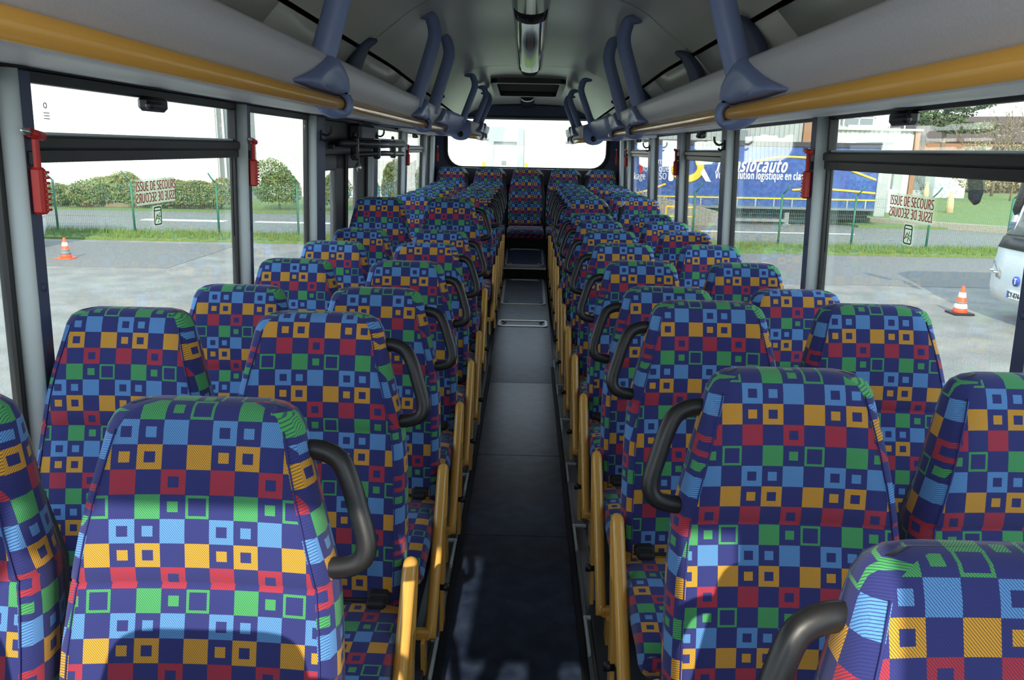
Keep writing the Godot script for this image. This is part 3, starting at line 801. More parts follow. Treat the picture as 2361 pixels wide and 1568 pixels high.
func door_well(tf: Transform3D) -> void:
	var d := group_struct("door_1", "black framed folding doors with glazed leaves")
	# header box above the door leaves
	put(wbox(S(), -1.0, -4.62, -6.05, 1.60, 1.80, -0.05, 0.03, 0.006), "door_header", M.door_grey, d)
	put(wbox(S(), -1.0, -5.25, -5.75, 1.69, 1.80, 0.03, 0.12, 0.02), "motor_cover", M.slate_dark, d)
	put(wbox(S(), -1.0, -4.62, -6.05, -0.55, -0.50, -0.10, 0.6), "door_step", M.platform_vinyl, d)
	for l in [[-4.66, -5.34], [-5.38, -6.02]]:
		var z0: float = l[0]
		var z1: float = l[1]
		var leaf := S()
		wbox(leaf, -1.0, z0, z0 - 0.05, -0.5, 1.60, -0.05, -0.01, 0.008)
		wbox(leaf, -1.0, z1 + 0.24, z1, -0.5, 1.60, -0.05, -0.01, 0.008)
		wbox(leaf, -1.0, z0, z1, 1.50, 1.60, -0.05, -0.01, 0.008)
		wbox(leaf, -1.0, z0, z1, -0.5, -0.3, -0.05, -0.01, 0.008)
		var lf := put(leaf, "door_leaf", M.door_grey, d)
		put(wbox(wbox(S(), -1.0, z0 + 0.0, z0 - 0.012, -0.5, 1.62, -0.01, 0.004), -1.0, z1 + 0.02, z1, -0.5, 1.62, -0.012, 0.004), "edge_rubber", M.black_rubber, lf)
		put(pane(-1.0, z0 - 0.05, z1 + 0.24, -0.3, 1.50, -0.03), "pane", M.glass, lf)
	var ac := thing("door_actuator", "black pneumatic door actuator with two rods above the doorway", "actuator", tf * Vector3(4.8, 0.0, 0.10))
	put(tube(S(true), [Vector3(0, 0.02, 0.06), Vector3(0, 0.022, -1.2), Vector3(0, 0.03, -2.3)], [0.024, 0.03, 0.03], 12), "upper_cylinder", M.black_plastic, ac)
	put(tube(S(true), [Vector3(0.018, 0.055, -0.9), Vector3(0.018, 0.06, -2.28)], 0.006, 8), "trim_rod", M.chrome, ac)
	put(tube(S(true), [Vector3(0.0, -0.05, -0.3), Vector3(0, -0.045, -1.4), Vector3(0, -0.055, -2.32)], [0.016, 0.02, 0.02], 10), "lower_rod", M.black_plastic, ac)
	for z in [-0.35, -1.1, -1.8]:
		var st := S()
		box(st, Vector3(0, -0.01, z), Vector3(0.05, 0.15, 0.05), 0.012)
		box(st, Vector3(0, 0.07, z), Vector3(0.025, 0.04, 0.03), 0.008)
		put(st, "clamp", M.black_plastic, ac)
	put(lathe(S(true), [[0.0, -0.03], [0.018, -0.02], [0.022, 0.0], [0.018, 0.02], [0.008, 0.03], [0.008, 0.10]], Vector3(0.02, -0.13, -0.35), 12), "damper", M.steel, ac)
	var bar := S()
	box(bar, Vector3(-0.08, 0.0, -0.6), Vector3(0.10, 0.03, 1.35), 0.006)
	put(bar, "mounting_bar", M.black_plastic, ac)
	for e in [[-4.52, 1.72, -1.0, "by the light pillar ahead of the doorway"], [-6.16, 1.74, -1.0, "on the pillar behind the doorway"], [-7.58, 1.70, 1.0, "on the pillar before the rearmost hopper window"], [-4.70, 1.71, 1.0, "on the pillar beside the trailer logo"]]:
		var t2 := wall_tf(e[2])
		var hk := thing("coat_hook", "small black coat hook %s" % e[3], "hook", t2 * Vector3(e[2] * e[0], e[1] - 1.65, 0.046))
		var n := Vector3(-e[2], 0, 0)
		put(tube(S(true), bend([Vector3.ZERO, n * 0.03 + Vector3(0, -0.012, 0), n * 0.055 + Vector3(0, 0.005, 0), n * 0.06 + Vector3(0, 0.035, 0)], 4), 0.0065, 8), "prong", M.black_plastic, hk)
		put(tube(S(true), bend([Vector3(0, -0.03, 0), n * 0.02 + Vector3(0, -0.042, 0), n * 0.032 + Vector3(0, -0.03, 0)], 4), 0.006, 8), "prong", M.black_plastic, hk)
		put(box(S(), n * 0.003 + Vector3(0, -0.012, 0), Vector3(0.008, 0.06, 0.02), 0.003), "hook_plate", M.black_plastic, hk)
func racks() -> void:
	var prof := [Vector2(0.607, 1.914), Vector2(0.601, 1.904), Vector2(0.603, 1.885), Vector2(0.611, 1.855), Vector2(0.624, 1.825), Vector2(0.642, 1.800), Vector2(0.655, 1.776), Vector2(0.69, 1.764), Vector2(0.80, 1.778), Vector2(1.0, 1.795), Vector2(1.175, 1.808), Vector2(1.175, 1.84), Vector2(0.75, 1.83), Vector2(0.67, 1.845), Vector2(0.630, 1.890), Vector2(0.618, 1.912)]
	for side in [-1.0, 1.0]:
		var who := "above the door-side seats" if side < 0 else "above the seats opposite the door"
		var r := thing("luggage_rack", "pale grey overhead luggage rack with yellow handrail %s" % who, "luggage rack", Vector3(0, 0.010 if side < 0 else -0.011, 0))
		var body := S(true)
		var rings := []
		for z in [-0.55, -1.0, -2.5, -4.5, -6.0]:
			var ring := PackedVector3Array()
			for p in prof: ring.append(Vector3(side * p.x, p.y, z))
			rings.append(ring)
		put(loft(body, rings), "rack_body", M.rack_grey, r)
		put(tube(S(true), [Vector3(side * 0.625, 1.778, -0.55), Vector3(side * 0.625, 1.778, -2.5), Vector3(side * 0.625, 1.778, -6.0)], 0.021, 20), "handrail", M.yellow, r)
		# dark end piece and the narrower rack over the rear rows
		var ep := S(true)
		rings = []
		for q in [[-5.98, 0.0, 1.0], [-6.3, -0.01, 1.0], [-6.8, -0.03, 0.95], [-7.3, -0.05, 0.9]]:
			var ring := PackedVector3Array()
			for p in prof: ring.append(Vector3(side * (p.x + q[1]), 1.84 + (p.y - 1.84) * 1.12 * q[2], q[0]))
			rings.append(ring)
		put(loft(ep, rings), "end_piece", M.blue_plastic, r)
		var lug := S(true)
		var ol := PackedVector2Array()
		for k in 20: ol.append(Vector2(cos(TAU * k / 20) * 0.10, sin(TAU * k / 20) * 0.075 + (0.05 if sin(TAU * k / 20) > 0 else 0.0)))
		extr(lug, ol, -0.02, 0.02, Transform3D(Basis(), Vector3(side * 0.60, 1.785, -7.28)))
		var lg := put(lug, "end_cap", M.blue_plastic, r)
		put(tube(S(true), [Vector3(side * 0.60, 1.765, -7.27), Vector3(side * 0.60, 1.765, -7.255)], 0.026, 14), "cap_hole", M.black_rubber, lg)
		rings = []
		for q in [[-7.32, -0.06], [-8.2, -0.11], [-9.6, -0.15]]:
			var ring := PackedVector3Array()
			for p in prof: ring.append(Vector3(side * (p.x + (q[1] if p.x < 1.1 else 0.0)), p.y - 0.02, q[0]))
			rings.append(ring)
		put(loft(S(true), rings), "rear_rack_body", M.rack_grey, r)
		put(tube(S(true), [Vector3(side * 0.565, 1.755, -7.32), Vector3(side * 0.515, 1.755, -8.2), Vector3(side * 0.475, 1.755, -9.6)], 0.021, 14), "handrail", M.yellow, r)
		var brackets: Array = [-2.68, -4.90, -5.96] if side < 0 else [-2.42, -4.66, -5.62]
		for z in brackets: bracket(r, side, z, 0.0)
		for z in [-8.55, -9.1]: bracket(r, side, z, -0.125)
		# arms up to the ceiling
		for a in ([[-2.52, 0.0], [-4.60, 0.0], [-5.40, 0.0], [-7.20, -0.05], [-8.10, -0.1], [-8.65, -0.11]] if side < 0 else [[-2.42, 0.0], [-4.50, 0.0], [-5.30, 0.0], [-7.20, -0.05], [-8.10, -0.1], [-8.65, -0.11]]):
			var z: float = a[0]
			var dx: float = a[1]
			var pts := []
			for p in [Vector2(0.635, 1.87), Vector2(0.607, 1.95), Vector2(0.562, 2.09), Vector2(0.522, 2.22), Vector2(0.522, 2.29), Vector2(0.548, 2.345), Vector2(0.61, 2.345)]: pts.append(droop(side * (p.x + dx), p.y, z))
			var line := bend(pts, 5)
			var rad := []
			for i in line.size():
				var t := float(i) / (line.size() - 1)
				rad.append((0.041 - 0.006 * t if t < 0.80 else lerpf(0.036, 0.010, (t - 0.80) / 0.2)) * (1.0 if z > -6.0 else 0.75))
			put(tube(S(true), line, rad, 12, 0.8, Vector3(0, 0, 1)), "ceiling_arm", M.blue_plastic, r)
		for z in ([-4.2, -6.15, -7.5] if side < 0 else [-3.2, -4.3, -6.15, -7.5]):
			var pts := []
			for p in [Vector2(0.93, 1.87), Vector2(0.91, 1.98), Vector2(0.87, 2.08), Vector2(0.82, 2.145), Vector2(0.765, 2.165)]: pts.append(droop(side * p.x, p.y, z))
			var line := bend(pts, 4)
			var rad := []
			for i in line.size(): rad.append(lerpf(0.05, 0.008, pow(float(i) / (line.size() - 1), 2.2)))
			put(tube(S(true), line, rad, 10, 1.0), "back_arm", M.slate, r)
func bracket(r: Node3D, side: float, z: float, dx: float) -> void:
	# a drop-shaped shell above the handrail, with a dished face, and a collar around the rail
	var o := [Vector2(0.14, 0.135), Vector2(0.09, 0.125), Vector2(0.02, 0.095), Vector2(-0.05, 0.055), Vector2(-0.085, 0.01), Vector2(-0.085, -0.022), Vector2(-0.03, -0.022), Vector2(0.10, -0.022), Vector2(0.25, -0.022), Vector2(0.43, -0.016), Vector2(0.46, -0.008), Vector2(0.40, 0.012), Vector2(0.32, 0.045), Vector2(0.23, 0.095), Vector2(0.175, 0.128)]
	var st := S(true)
	var rings := []
	for q in [[0.66, 0.0, 1.0], [0.606, 0.0, 1.0], [0.592, 0.12, 1.0], [0.584, 0.35, 1.0], [0.582, 0.7, 1.0], [0.583, 1.0, 1.0], [0.587, 1.0, 0.82], [0.589, 1.0, 0.5]]:
		var ring := PackedVector3Array()
		for p in o:
			var e: Vector2 = p - Vector2(0.13, 0.0)
			var ang := atan2(e.y / 0.075, e.x / 0.16)
			var v: Vector2 = p.lerp(Vector2(0.13 + cos(ang) * 0.15 * q[2], 0.008 + sin(ang) * 0.06 * q[2]), q[1])
			v.y = maxf(v.y, -0.022)
			# the shell follows the slope of the rack's face
			ring.append(Vector3(side * (q[0] + dx - 0.006 + 0.012 * (1.0 - clampf(v.y / 0.12, 0, 1))), 1.820 + v.y * 0.72, z + v.x))
		rings.append(ring)
	var b := put(loft(st, rings, true, true, Vector3(side * (0.68 + dx), 1.83, z + 0.08)), "rail_bracket", M.blue_plastic, r)
	var ring_line := []
	for k in 13:
		var t := -1.3 + 4.2 * k / 12.0
		ring_line.append(Vector3(side * (0.625 + dx - 0.034 * cos(t)), 1.778 - 0.034 * sin(t), z - 0.06 + (0.0 if k < 8 else 0.02 * (k - 7))))
	put(tube(S(true), ring_line, 0.013, 8, 2.2, Vector3(0, 0, 1)), "rail_collar", M.blue_plastic, b)
func ceiling_fittings() -> void:
	# glossy lens of the centre light strip
	var ls := thing("ceiling_light_strip", "long glossy dark light strip along the middle of the ceiling", "light strip")
	for seg in [[0.7, -4.55], [-4.57, -7.25]]:
		var rings := []
		for k in 9:
			var z: float = lerpf(seg[0], seg[1], k / 8.0)
			var ring := PackedVector3Array()
			var f := 1.0
			if seg[1] < -7.0 and k == 8: f = 0.75
			for j in 13:
				var t := PI * j / 12.0
				ring.append(Vector3(0.012 + cos(t) * 0.098 * f, ceil_y(z) - 0.004 - pow(sin(t), 0.7) * 0.062 * f, z))
			rings.append(ring)
		put(loft(S(true), rings), "lens", M.strip_cover, ls)
	for sx in [-1, 1]:
		var line := []
		for k in 9: line.append(Vector3(0.012 + sx * 0.098, ceil_y(lerpf(0.7, -7.2, k / 8.0)) - 0.006, lerpf(0.7, -7.2, k / 8.0)))
		put(tube(S(true), line, 0.006, 6), "strip_edge", M.steel, ls)
	var rs := thing("rear_light_strip", "short glossy grey light strip between roof hatch and rear window", "light strip")
	var rings := []
	for k in 4:
		var z: float = lerpf(-9.15, -10.27, k / 3.0)
		var ring := PackedVector3Array()
		for j in 13:
			var t := PI * j / 12.0
			ring.append(Vector3(-0.01 + cos(t) * 0.085, ceil_y(z) - 0.004 - sin(t) * 0.045, z))
		rings.append(ring)
	put(loft(S(true), rings), "lens", M.strip_cover, rs)
	put(box(S(), Vector3(-0.01, ceil_y(-9.12) - 0.03, -9.12), Vector3(0.16, 0.03, 0.03), 0.008), "end_bracket", M.chrome, rs)
	var ha := thing("roof_hatch", "black framed roof hatch in the ceiling near the rear", "roof hatch")
	var a := Vector3(0.0, ceil_y(-7.75), -7.75)
	var b := Vector3(0.0, ceil_y(-8.95), -8.95)
	var zv := (a - b).normalized()
	var tf := Transform3D(Basis(Vector3.RIGHT, zv, Vector3.RIGHT.cross(zv)), (a + b) / 2)
	var L := (a - b).length()
	var st := S()
	ring_frame(st, rrect(0.72, L, 0.06), rrect(0.60, L - 0.14, 0.04), -0.005, 0.05, tf)
	put(st, "hatch_frame", M.black_frame, ha)
	put(extr(S(), rrect(0.60, L - 0.14, 0.04), -0.004, 0.004, tf), "hatch_panel", M.hatch_dark, ha, Vector3(0, -0.008, 0))  # flat dark panel in place of a deep shaded hatch opening
func wall_items() -> void:
	# emergency hammers on the pillars: [side, z, where]
	for e in [[-1.0, -1.862, "on the pillar ahead of the hopper window on the door side"], [-1.0, -3.35, "on the pillar behind the hopper window on the door side"], [-1.0, -7.72, "on the pillar behind the doorway"], [-1.0, -10.2, "in the rear corner on the door side"], [1.0, -3.24, "on the pillar beside the trailer lettering"], [1.0, -6.13, "on the pillar beside the yellow trailer logo"], [1.0, -9.26, "on the pillar behind the rearmost hopper window"], [1.0, -10.2, "in the rear corner opposite the door"]]:
		var side: float = e[0]
		var tf := wall_tf(side)
		var h := thing("emergency_hammer", "red emergency hammer %s" % e[2], "hammer", tf * Vector3(side * e[1], -0.085, 0.045), "red emergency hammers")
		h.basis = tf.basis
		var cs := S()
		box(cs, Vector3(0, -0.030, 0.016), Vector3(0.026, 0.110, 0.030), 0.006)
		var ca := put(cs, "holder", M.red_plastic, h)
		for k in 8:
			put(box(S(), Vector3(0.004, 0.014 - k * 0.0125, 0.033), Vector3(0.016, 0.006, 0.008), 0.001), "rib", M.red_plastic, ca)
		put(box(S(), Vector3(0, 0.055, 0.016), Vector3(0.014, 0.075, 0.016), 0.004), "hammer_handle", M.red_plastic, h)
		put(box(S(), Vector3(0, 0.045, 0.006), Vector3(0.020, 0.034, 0.012), 0.003), "clip", M.dark_frame, h)
		put(tube(S(true), [Vector3(0.030, 0.096, 0.016), Vector3(-0.022, 0.104, 0.018)], 0.011, 10), "hammer_head", M.red_plastic, h)
		put(tube(S(true), [Vector3(-0.022, 0.104, 0.018), Vector3(-0.040, 0.107, 0.019), Vector3(-0.052, 0.109, 0.02)], [0.009, 0.009, 0.004], 10), "hammer_tip", M.steel, h)
	# emergency exit notices on the panes
	for e in [[-1.0, -2.597, "on the door-side hopper window"], [1.0, -2.483, "on the hopper window opposite the door"]]:
		var side: float = e[0]
		var tf := wall_tf(side)
		var n := thing("exit_notice", "clear notice with red ISSUE DE SECOURS lettering %s" % e[2], "sign", tf * Vector3(side * e[1], 1.495 - 1.65, -0.004))
		n.basis = tf.basis
		put(box(S(), Vector3(0, 0, 0), Vector3(0.275, 0.082, 0.001)), "film", M.sticker_film, n)
		for k in 2:
			var w := put(word("ISSUE DE SECOURS", 0.030, false, 0.001), "lettering", M.print_red, n, Vector3(0, 0.018 - 0.037 * k, 0.0015), Basis().scaled(Vector3(0.8 if k == 0 else -0.8, 1.0, 1.0)))
		var p := thing("hammer_pictogram", "small black framed hammer pictogram under the red notice %s" % e[2], "sign", tf * Vector3(side * e[1], 1.413 - 1.65, -0.004))
		p.basis = tf.basis
		put(box(S(), Vector3.ZERO, Vector3(0.062, 0.068, 0.001)), "film", M.sticker_film, p)
		put(ring_frame(S(), rrect(0.052, 0.060, 0.008), rrect(0.045, 0.053, 0.005), 0.0, 0.0015), "frame", M.print_black, p)
		put(box(S(), Vector3(0, 0.0175, 0.001), Vector3(0.048, 0.003, 0.001)), "bar", M.print_black, p)
		for k in 6:
			var t := TAU * (k + 0.25) / 6
			put(box(S(), Vector3(0.006 + cos(t) * 0.010, -0.006 + sin(t) * 0.010, 0.001), Vector3(0.014, 0.0028, 0.001), 0.0, Basis(Vector3(0, 0, 1), t)), "shard", M.print_green, p)
		put(box(S(), Vector3(-0.012, -0.006, 0.0012), Vector3(0.022, 0.003, 0.001), 0.0, Basis(Vector3(0, 0, 1), 1.0)), "hammer_mark", M.print_red, p)
	# small round manufacturer's mark etched at the front edge of the hopper pane
	var em := thing("glass_mark", "tiny printed ring mark on the hopper pane", "mark", wall_tf(-1.0) * Vector3(2.02, 1.735 - 1.65, -0.004))
	em.basis = wall_tf(-1.0).basis
	put(ring_frame(S(), rrect(0.014, 0.014, 0.006), rrect(0.010, 0.010, 0.004), 0.0, 0.001), "ring", M.print_black, em)
	for k in 3: put(box(S(), Vector3(0.004, -0.018 - k * 0.007, 0.0005), Vector3(0.024, 0.002, 0.001)), "print_line", M.print_black, em)
	# yellow grab loop by the window opposite the door
	var gl := thing("grab_loop", "yellow rounded grab loop at the wall beside the window opposite the door", "handle", Vector3(1.17, 1.02, -5.30))
	put(tube(S(true), bend([Vector3(0.02, -0.2, 0.0), Vector3(-0.02, -0.1, 0.0), Vector3(-0.045, 0.03, 0.0), Vector3(-0.02, 0.09, 0.0), Vector3(0.02, 0.10, 0.0)], 5), 0.028, 12), "loop", M.yellow, gl)

# ---------------------------------------------------------------- outdoors
func corrugated(x0: float, x1: float, y0: float, y1: float, z: float, pitch := 0.22, depth := 0.05) -> SurfaceTool:
	var st := S()
	var n := int((x1 - x0) / pitch)
	for i in n:
		var a := x0 + i * pitch
		var px := [a, a + pitch * 0.42, a + pitch * 0.5, a + pitch * 0.92, a + pitch]
		var pz := [z, z, z - depth, z - depth, z]
		for k in 4: quad(st, Vector3(px[k], y1, pz[k]), Vector3(px[k + 1], y1, pz[k + 1]), Vector3(px[k + 1], y0, pz[k + 1]), Vector3(px[k], y0, pz[k]))
	box(st, Vector3((x0 + x1) / 2, (y0 + y1) / 2, z - depth - 0.15), Vector3(x1 - x0, y1 - y0, 0.2))
	return st
func leaf_cloud(c: Vector3, rad: Vector3, n: int, size: float, tones: Array, down := -0.3) -> SurfaceTool:
	var st := SurfaceTool.new()
	st.begin(Mesh.PRIMITIVE_TRIANGLES)
	st.set_smooth_group(-1)
	var lumps := []
	for k in 9: lumps.append(Vector3(rng.randf_range(-1, 1), rng.randf_range(-0.2, 1), rng.randf_range(-1, 1)).normalized())
	for i in n:
		var d := Vector3(rng.randfn(), rng.randfn(), rng.randfn()).normalized()
		if d.y < down: d.y = -d.y
		var f := 0.78
		for l in lumps: f += 0.22 * pow(maxf(0.0, d.dot(l)), 8.0)
		var p := c + d * rad * f * pow(rng.randf_range(0.5, 1.0), 0.35)
		var u := Vector3(rng.randfn(), rng.randfn(), rng.randfn()).normalized() * size * rng.randf_range(0.6, 1.2)
		var v := u.cross(Vector3(rng.randfn(), rng.randfn(), rng.randfn()).normalized()).normalized() * size * rng.randf_range(0.35, 0.6)
		st.set_color(tones[rng.randi() % tones.size()])
		st.add_vertex(p - u); st.add_vertex(p + v); st.add_vertex(p + u)
		st.add_vertex(p - u); st.add_vertex(p + u); st.add_vertex(p - v)
	return st
const GREENS := [Color(0.10, 0.17, 0.03), Color(0.16, 0.24, 0.05), Color(0.22, 0.27, 0.08), Color(0.30, 0.30, 0.12), Color(0.12, 0.20, 0.04)]
const DRY := [Color(0.30, 0.28, 0.12), Color(0.36, 0.30, 0.16), Color(0.20, 0.24, 0.07), Color(0.14, 0.20, 0.05)]
const PINE := [Color(0.05, 0.09, 0.035), Color(0.08, 0.13, 0.045), Color(0.12, 0.16, 0.05), Color(0.06, 0.11, 0.05)]
func yard() -> void:
	var gr := struct(box(S(), Vector3(0, G - 0.05, -30), Vector3(120, 0.1, 130)), "ground", M.asphalt, "pale worn asphalt yard")
	struct(box(S(), Vector3(gp(2150, 640).x, G + 0.004, gp(2150, 625).z - 1.0), Vector3(9, 0.008, 7.0)), "yard_patch_surface", M.asphalt_dark, "darker asphalt patch before the parked coach")
	struct(box(S(), Vector3(gp(200, 610).x - 3.0, G + 0.004, -19.5), Vector3(10, 0.008, 4.5)), "yard_patch_surface", M.asphalt_dark, "darker asphalt patch beside the traffic cone")
	struct(box(S(), Vector3(0, G + 0.01, -27.9), Vector3(110, 0.02, 8.2)), "road_surface", M.road, "grey service road behind the fence")
	for e in [[-8.2, 3.2, 0.35], [-12.4, 3.0, 0.5], [9.0, 5.5, 0.16]]:
		struct(box(S(), Vector3(e[0], G + 0.026, -28.3), Vector3(e[1], 0.01, e[2])), "road_marking", M.print_white)
	var vs := struct(box(S(), Vector3(0, G + 0.03, -23.1), Vector3(110, 0.06, 1.7)), "grass_verge_surface", M.turf, "narrow green verge along the fence")
	struct(box(S(), Vector3(-34, G + 0.03, -36.0), Vector3(70, 0.06, 8.0)), "lawn_surface", M.turf, "lawn before the white building")
	struct(box(S(), Vector3(35, G + 0.05, -47.0), Vector3(44, 0.10, 32)), "lawn_surface", M.turf, "lawn beside the trailer")
	var mm := MultiMesh.new()
	mm.transform_format = MultiMesh.TRANSFORM_3D
	var bl := S()
	for k in 5:
		var t := TAU * k / 5
		var b := Vector3(cos(t), 0, sin(t)) * 0.03
		tri(bl, b + Vector3(-0.010, 0, 0), b * 3.0 + Vector3(0, 0.19 - 0.03 * (k % 3), 0), b + Vector3(0.010, 0, 0))
	mm.mesh = fin(bl)
	mm.instance_count = 5200
	for i in mm.instance_count:
		var x := rng.randf_range(-15, 15)
		var z := rng.randf_range(-23.9, -22.3)
		if i % 3 == 0: z = -23.55 + rng.randfn() * 0.12
		mm.set_instance_transform(i, Transform3D(Basis(Vector3.UP, rng.randf() * TAU).scaled(Vector3.ONE * rng.randf_range(0.4, 1.25)), Vector3(x, G + 0.05, z)))
	var mi := MultiMeshInstance3D.new()
	mi.multimesh = mm
	mi.material_override = M.blade
	mi.name = "verge_grass"
	add_child(mi)
	tag(mi, "rough grass growing along the foot of the fence", "grass", "", "stuff")
	# fence: posts with tips bent outwards, welded wire panels
	var fz := -23.55
	var xs := [-24.0, -21.3, -18.7, -16.4, -14.2, -11.85, -9.28, -6.86, -4.4, -2.0, 0.4, 2.75, 4.98, 7.55, 9.72, 11.95, 14.3, 16.7]
	var fe := thing("wire_fence", "green welded wire fence with slanted post tips along the yard", "fence", Vector3(0, G, fz))
	for i in xs.size():
		var x: float = xs[i]
		var lean := -0.16 if x < 0 else 0.16
		put(tube(S(true), [Vector3(x, 0, 0), Vector3(x, 1.62, 0)], 0.035, 8), "post", M.fence_green, fe)
		put(tube(S(true), [Vector3(x, 1.60, 0), Vector3(x + lean * 0.6, 1.75, 0.08), Vector3(x + lean, 1.90, 0.14)], 0.022, 6), "post_tip", M.fence_green, fe)
		if i == xs.size() - 1: continue
		var st := S()
		var x1: float = xs[i + 1]
		var nn := int((x1 - x) / 0.055)
		for k in nn: box(st, Vector3(x + (k + 0.5) * (x1 - x) / nn, 0.80, 0), Vector3(0.005, 1.52, 0.005))
		for k in 7: box(st, Vector3((x + x1) / 2, 0.08 + k * 0.24, 0.004), Vector3(x1 - x, 0.006, 0.005))
		put(st, "wire_panel", M.fence_wire, fe)
	# white building across the road
	var wb := thing("warehouse", "long white corrugated warehouse behind the hedge on the door side", "building", Vector3(0, G, -43.5))
	put(corrugated(-46, zp(495, 240, -43.5).x, 0, 6.6, 0.0), "wall_panel", M.corrugated, wb)
	put(box(S(), Vector3((zp(495, 300, -43.5).x + zp(588, 300, -43.5).x) / 2, 3.3, -0.5), Vector3(zp(588, 300, -43.5).x - zp(495, 300, -43.5).x, 6.6, 0.4)), "recess_wall", M.facade_grey, wb)
	put(box(S(), Vector3(zp(512, 300, -43.5).x, 3.3, -0.2), Vector3(0.10, 6.6, 0.1)), "recess_post", M.corrugated, wb)
	put(box(S(), Vector3(zp(518, 300, -43.5).x, 5.6, -0.26), Vector3(1.0, 0.12, 0.1)), "recess_ledge", M.corrugated, wb)
	put(corrugated(zp(588, 300, -43.5).x, -4.6, 0, 6.6, 0.0), "wall_panel", M.corrugated, wb)
	put(box(S(), Vector3(-25.3, 6.7, -2), Vector3(41.5, 0.2, 4.5)), "roof", M.corrugated_grey, wb)
	# one continuous dry hedge, then rounded bushes along the building
	var hg := thing("hedge", "long dry green hedge along the road before the white warehouse", "hedge", Vector3(0, G, -33.3))
	for e in [[70, 432], [115, 425], [160, 428], [205, 418], [245, 402], [280, 398], [320, 418], [355, 424], [395, 420], [430, 411], [465, 415], [505, 418]]:
		var b := zp(e[0], e[1], -33.3)
		var h := b.y - G
		put(leaf_cloud(Vector3(b.x, h * 0.45, rng.randf_range(-0.4, 0.3)), Vector3(0.95, h * 0.56, 0.8), 3200, 0.048, DRY + GREENS, -0.6), "foliage", M.leaf_green, hg)
		put(leaf_cloud(Vector3(b.x, h * 0.42, -0.1), Vector3(0.85, h * 0.46, 0.5), 1800, 0.09, DRY + GREENS, -0.6), "inner_foliage", M.leaf_green, hg)
	put(box(S(), Vector3((zp(70, 440, -33.3).x + zp(505, 440, -33.3).x) / 2, 0.35, -0.1), Vector3(zp(505, 440, -33.3).x - zp(70, 440, -33.3).x, 0.7, 0.4)), "stems", M.bark, hg)
	var bushes := [[640, 384, 1.25, "large rounded clipped bush standing alone before the warehouse"], [765, 398, 0.75, "low bush seen through the near door leaf"], [842, 402, 0.42, "leafy bush seen between door and glass screen"], [905, 378, 0.58, "tall rounded bush filling the pane behind the doorway"], [985, 395, 0.55, "yellowish bush behind the rearmost hopper window"]]
	for i in bushes.size():
		var b := zp(bushes[i][0], bushes[i][1], -33.8)
		var h := b.y - G
		var bu := thing("bush", bushes[i][3], "bush", Vector3(b.x, G, -33.8), "bushes along the warehouse")
		put(leaf_cloud(Vector3(0, h * 0.45, 0), Vector3(bushes[i][2], h * 0.56, 0.8), 5000, 0.052, GREENS + (DRY if i > 2 else []), -0.6), "foliage", M.leaf_green, bu)
		put(leaf_cloud(Vector3(0, h * 0.42, 0), Vector3(bushes[i][2] * 0.8, h * 0.46, 0.6), 2000, 0.09, GREENS, -0.6), "inner_foliage", M.leaf_green, bu)
		put(lathe(S(true), [[0.05, 0.0], [0.04, 0.3], [0.02, h * 0.6]], Vector3.ZERO, 6), "stem", M.bark, bu)
	# white control building behind the rear window: wall with a loading dock
	var dk := thing("loading_dock_wall", "white wall with a pale dock shelter seen through the rear window", "building", Vector3(0, G, -64))
	put(corrugated(3.2, 26, 0, 11, 0.0, 0.3), "wall_panel", M.corrugated, dk)
	put(corrugated(-9, 3.2, 0, 11, 0.02, 0.3), "wall_panel", M.corrugated, dk)
	var s0 := zp(1124, 293, -64)
	var s1 := zp(1209, 293, -64)
	var top := s0.y - G
	put(ring_frame(S(), PackedVector2Array([Vector2(s1.x, top), Vector2(s0.x, top), Vector2(s0.x, 0.9), Vector2(s1.x, 0.9)]), PackedVector2Array([Vector2(s1.x - 0.55, top - 1.1), Vector2(s0.x + 0.55, top - 1.1), Vector2(s0.x + 0.55, 0.9), Vector2(s1.x - 0.55, 0.9)]), 0.1, 0.8), "dock_shelter", M.dock_grey, dk)
	put(box(S(), Vector3((s0.x + s1.x) / 2, 2.4, 0.3), Vector3(1.9, 2.6, 0.1)), "dock_door", M.white_paint, dk)
	put(box(S(), Vector3((s0.x + s1.x) / 2 - 0.1, 1.7, 0.4), Vector3(0.4, 0.3, 0.1)), "dock_panel", M.facade_grey, dk)
	for sx in [s0.x - 0.25, s1.x + 0.2]: put(box(S(), Vector3(sx, 1.2, 0.4), Vector3(0.25, 1.0, 0.3)), "bumper", M.print_yellow, dk)
	traffic_cone(gp(153, 597), "orange and white traffic cone on the asphalt before the hedge", false)
	traffic_cone(gp(2212, 724), "orange and white traffic cone beside the white coach", true)
	trailer()
	coach(Vector3(gp(2256, 722).x, G, gp(2256, 722).z), 1.0)
	coach(Vector3(gp(122, 566).x, G, gp(122, 566).z), -1.0)
	far_right()
func traffic_cone(at: Vector3, label: String, band: bool) -> void:
	var o := thing("traffic_cone", label, "cone", at)
	put(box(S(), Vector3(0, 0.02, 0), Vector3(0.36, 0.04, 0.36), 0.01), "base", M.black_rubber if band else M.orange, o)
	put(lathe(S(true), [[0.135, 0.03], [0.115, 0.10], [0.028, 0.50], [0.02, 0.51]], Vector3.ZERO, 18), "cone", M.orange, o)
	put(lathe(S(true), [[0.116, 0.115], [0.094, 0.20], [0.092, 0.20]], Vector3.ZERO, 18), "band", M.white_paint if band else M.facade_grey, o)
	put(lathe(S(true), [[0.072, 0.31], [0.053, 0.40], [0.051, 0.40]], Vector3.ZERO, 18), "band", M.white_paint, o)
	put(lathe(S(true), [[0.098, 0.20], [0.10, 0.22], [0.092, 0.225]], Vector3.ZERO, 18), "strap", M.facade_grey, o)
